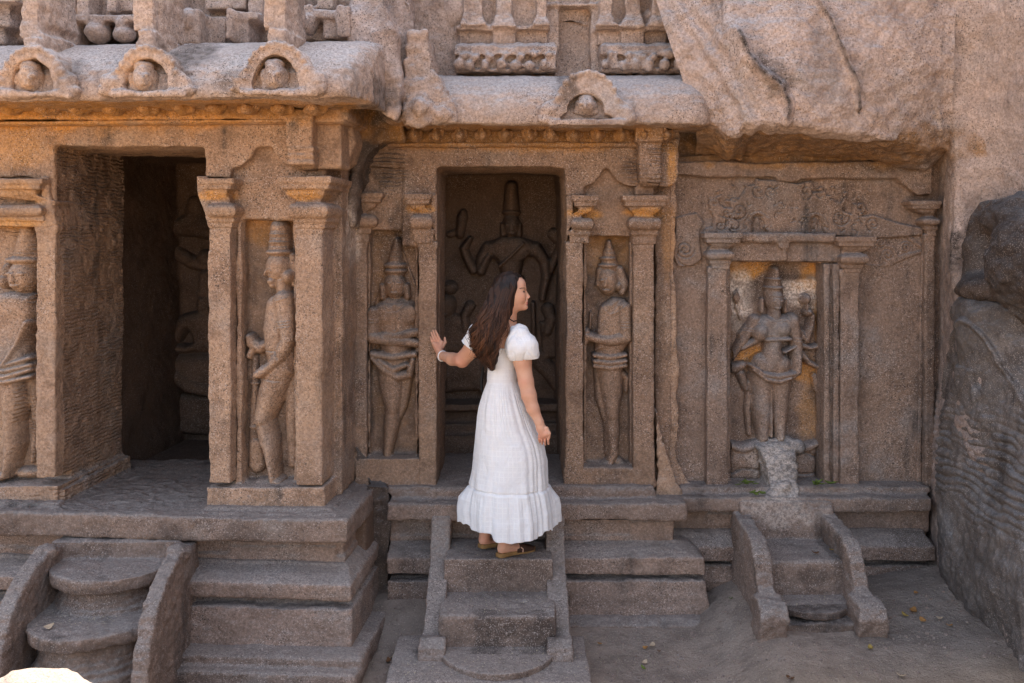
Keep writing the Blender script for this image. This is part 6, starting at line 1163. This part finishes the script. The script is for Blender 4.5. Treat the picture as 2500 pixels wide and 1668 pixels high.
LEAVES = [(988, 1499, 'g', 'olive', .055, 80, 'olive yellow leaf at the back of the gap left of the straight steps'), (990, 1512, 'g', 'brown', .05, 20, 'dark brown curled leaf just below the olive leaf in the gap left of the steps'),
 (972, 1576, 'g', 'pale', .034, 10, 'small pale leaf midway down the gap left of the straight steps'), (992, 1583, 'g', 'olive', .034, -10, 'olive leaf close to the left foot of the straight steps balustrade'),
 (959, 1607, 'g', 'pale', .04, 60, 'round pale leaf beside a brown one in the gap left of the steps'), (949, 1616, 'g', 'brown', .042, 100, 'brown leaf touching the round pale leaf in the left gap'),
 (977, 1641, 'g', 'pale', .06, 50, 'largest pale leaf, near the bottom edge in the gap left of the steps'),
 (1401, 1527, 'g', 'yellow', .024, 0, 'tiny yellow leaf on the footing just right of the straight steps'), (1463, 1574, 'g', 'orange', .028, 5, 'tiny orange leaf on the ground below the middle plinth'),
 (1592, 1579, 'g', 'pale', .05, 60, 'pale curled leaf on the ground, above the one with green sprout'), (1577, 1584, 'g', 'orange', .036, -40, 'orange brown leaf leaning against the pale curled leaf on the ground'),
 (1573, 1620, 'g', 'pale', .040, 40, 'pale leaf lying on a green sprig on the ground'), (1571, 1634, 'g', 'green', .040, 120, 'green sprig on the ground under a pale leaf'),
 (1784, 1464, 'g', 'green', .030, 30, 'single green leaf on the ground left of the curved steps'), (2237, 1450, 'g', 'orange', .034, 110, 'small orange leaf at the foot of the right plinth block'),
 (2229, 1494, 'g', 'orange', .060, 55, 'big orange leaf on the ground right of the curved steps'), (2208, 1504, 'g', 'yellow', .042, 130, 'yellow leaf touching the big orange leaf on its left'), (2253, 1517, 'g', 'orange', .044, 120, 'orange leaf lower right of the big orange leaf'),
 (2294, 1512, 'g', 'pale', .034, -30, 'pale thin leaf near the base of the side rock'), (2318, 1530, 'g', 'orange', .034, 5, 'rust coloured thin leaf farthest right, near the base of the side rock'), (2125, 1585, 'g', 'yellow', .042, 80, 'yellow leaf in front of the curved steps'),
 (1929, 1660, 'g', 'brown', .050, 120, 'dark brown leaf at the bottom edge of the photo'), (2200, 1653, 'g', 'pale', .045, -20, 'pale pinkish leaf near the bottom edge on the right'), (1608, 1592, 'g', 'brown', .022, 0, 'brown fragment beside the pale curled leaf on the ground'),
 (355, 1222, zf + .012, 'yellow', .045, 0, 'small yellow leaf on the floor of the left doorway'), (122, 1533, zz2 + .004, 'pale', .05, 15, 'pale peach leaf on the lower bulging step'), (1990, 1353, z1 + .012, 'brown', .045, 10, 'reddish brown leaf on the top tread of the curved steps'),
 (2031, 1345, z1 + .012, 'yellow', .030, 0, 'small yellow leaf on the top tread of the curved steps'), (2013, 1448, z2 + .006, 'orange', .036, 20, 'orange leaf on the moonstone of the curved steps')]
for i, (x, y, g_, c, L, a, lab) in enumerate(LEAVES):
    q = on_ground(x, y) if g_ == 'g' else on_z(x, y, g_); V, F = leaf_mesh(L, L * (.34 if c != 'green' else .2), L * .22, i); o = link_mesh('fallen_leaf', V, F, LM[c])
    o.location = tuple(q + [0, 0, .006]); o.rotation_euler = (random.uniform(-.4, .4), random.uniform(-.35, .35), math.radians(a)); so_ = o.modifiers.new('s', 'SOLIDIFY'); so_.thickness = .0012
    tag(o, lab, 'leaf', 'fallen leaves on the stone and the ground')
zsill = zat(1217, 6.2)
for (x, y, n, wd, lab, z) in [(1822, 1186, 7, 24, 'cut green sprig lying on the sill left of the buffalo head', zat(1188, 6.30) + .012), (1848, 1209, 5, 18, 'thin green sprig on the slab edge below the left sprig', zat(1213, 6.2) + .014), (2010, 1186, 11, 32, 'largest leafy green sprig on the sill right of the buffalo head', zat(1188, 6.30) + .012)]:
    VV_, FF_ = [], []
    for k in range(n):
        V, F = leaf_mesh(random.uniform(.045, .07), .009, .01, k + 40); a = random.gauss(0, .5) + (math.pi if random.random() < .3 else 0) - .2; R = Matrix.Rotation(a, 3, 'Z') @ Matrix.Rotation(random.uniform(-.5, .3), 3, 'Y') @ Matrix.Rotation(random.uniform(-.8, .8), 3, 'X')
        off = np.array([random.uniform(-wd, wd) * .0026, random.uniform(-.015, .02), .010 + .012 * random.random()]); b0 = len(VV_); VV_ += [np.array(R @ Vector(v)) + off for v in V.tolist()]; FF_ += [[b0 + j for j in f] for f in F]
    q = on_z(x, y, z); st = [(np.array([t, .0, .012])) for t in np.linspace(-wd * .0026, wd * .0026, 8)]
    for k in range(7):
        b0 = len(VV_); u_, v_ = st[k], st[k + 1]; VV_ += [u_ + [0, -.0015, 0], u_ + [0, .0015, .001], v_ + [0, .0015, .001], v_ + [0, -.0015, 0]]; FF_.append([b0, b0 + 1, b0 + 2, b0 + 3])
    o = link_mesh('leafy_sprig', np.array(VV_), FF_, LM['green']); o.location = tuple(q); tag(o, lab, 'sprig', 'cut green sprigs left on the sill')
# crumbs of flowers and grit, too many to count
V, F = [], []; rg = np.random.default_rng(12)
def crumbs(n, x0, x1, y0, y1, zfun):
    for i in range(n):
        x, y = rg.uniform(x0, x1), rg.uniform(y0, y1); z = zfun(x, y) + .002; s_ = rg.uniform(.0022, .0055); a = rg.uniform(0, 6.28); b0 = len(V)
        for k in range(4): V.append((x + s_ * math.cos(a + k * 1.57) * (1 if k % 2 else .55), y + s_ * math.sin(a + k * 1.57), z + .001 + rg.uniform(0, .003)))
        F.append([b0, b0 + 1, b0 + 2, b0 + 3])
crumbs(70, X0 + .02, X1 - .02, 5.75, 5.98, lambda x, y: zs1 + .006); crumbs(130, X0 + .02, X1 - .02, 5.38, 5.70, lambda x, y: zs2 + .008); crumbs(140, -.6, .4, 5.02, 5.33, lambda x, y: zs3 + .004 if math.hypot(x + .08, y - 5.34) < .3 else zs3 - .028)
crumbs(500, .45, 2.7, 4.9, 5.8, lambda x, y: float(gz(np.array([x]), np.array([y]))[0])); crumbs(60, -.95, -.6, 5.2, 5.9, lambda x, y: float(gz(np.array([x]), np.array([y]))[0])); crumbs(60, XR0, XR1, 5.5, 5.68, lambda x, y: z2 + .004); crumbs(70, -2.5, -2.1, 5.0, 5.2, lambda x, y: zz2 + .004); crumbs(60, -1.7, -.9, 5.5, 5.56, lambda x, y: zf + .004)
Vp, Fp = [], []
for i in range(1000):
    if i < 850: x, y = rg.uniform(.5, 2.6), rg.uniform(4.9, 5.8)
    elif i < 930: x, y = rg.uniform(-.95, -.62), rg.uniform(5.2, 5.95)
    else: x, y = rg.uniform(.42, 1.3), rg.uniform(5.66, 5.82)
    if 1.38 < x < 2.1 and y > 5.28: continue
    z = float(gz(np.array([x]), np.array([y]))[0]); s_ = .004 + .011 * rg.random() ** 3; b0 = len(Vp)
    for k in range(2):
        for j in range(6): a = j * 1.047 + rg.uniform(-.3, .3); q = (1 - .35 * k) * rg.uniform(.75, 1.1); Vp.append((x + s_ * q * math.cos(a), y + s_ * q * math.sin(a) * .8, z + (-.003 if k == 0 else s_ * .65)))
    Fp += [[b0 + j, b0 + (j + 1) % 6, b0 + 6 + (j + 1) % 6, b0 + 6 + j] for j in range(6)] + [[b0 + 6 + j for j in range(6)]]
o = link_mesh('gravel', np.array(Vp), Fp, M_WORN, smooth=False); tag(o, 'loose grit and small stones on the ground before the shrines', 'gravel', kind='stuff')
o = link_mesh('litter_crumbs', np.array(V), F, flat('crumb', (.52, .44, .30), .8, .2, var=.3), smooth=False); tag(o, 'pale crumbs of dry flowers and grit scattered on the steps and the ground', 'litter', kind='stuff')
for o in C.objects:
    if o.parent is None and o.type in ('MESH', 'EMPTY') and o.get('kind') != 'structure' and not o.get('label'): print('UNLABELLED', o.name)
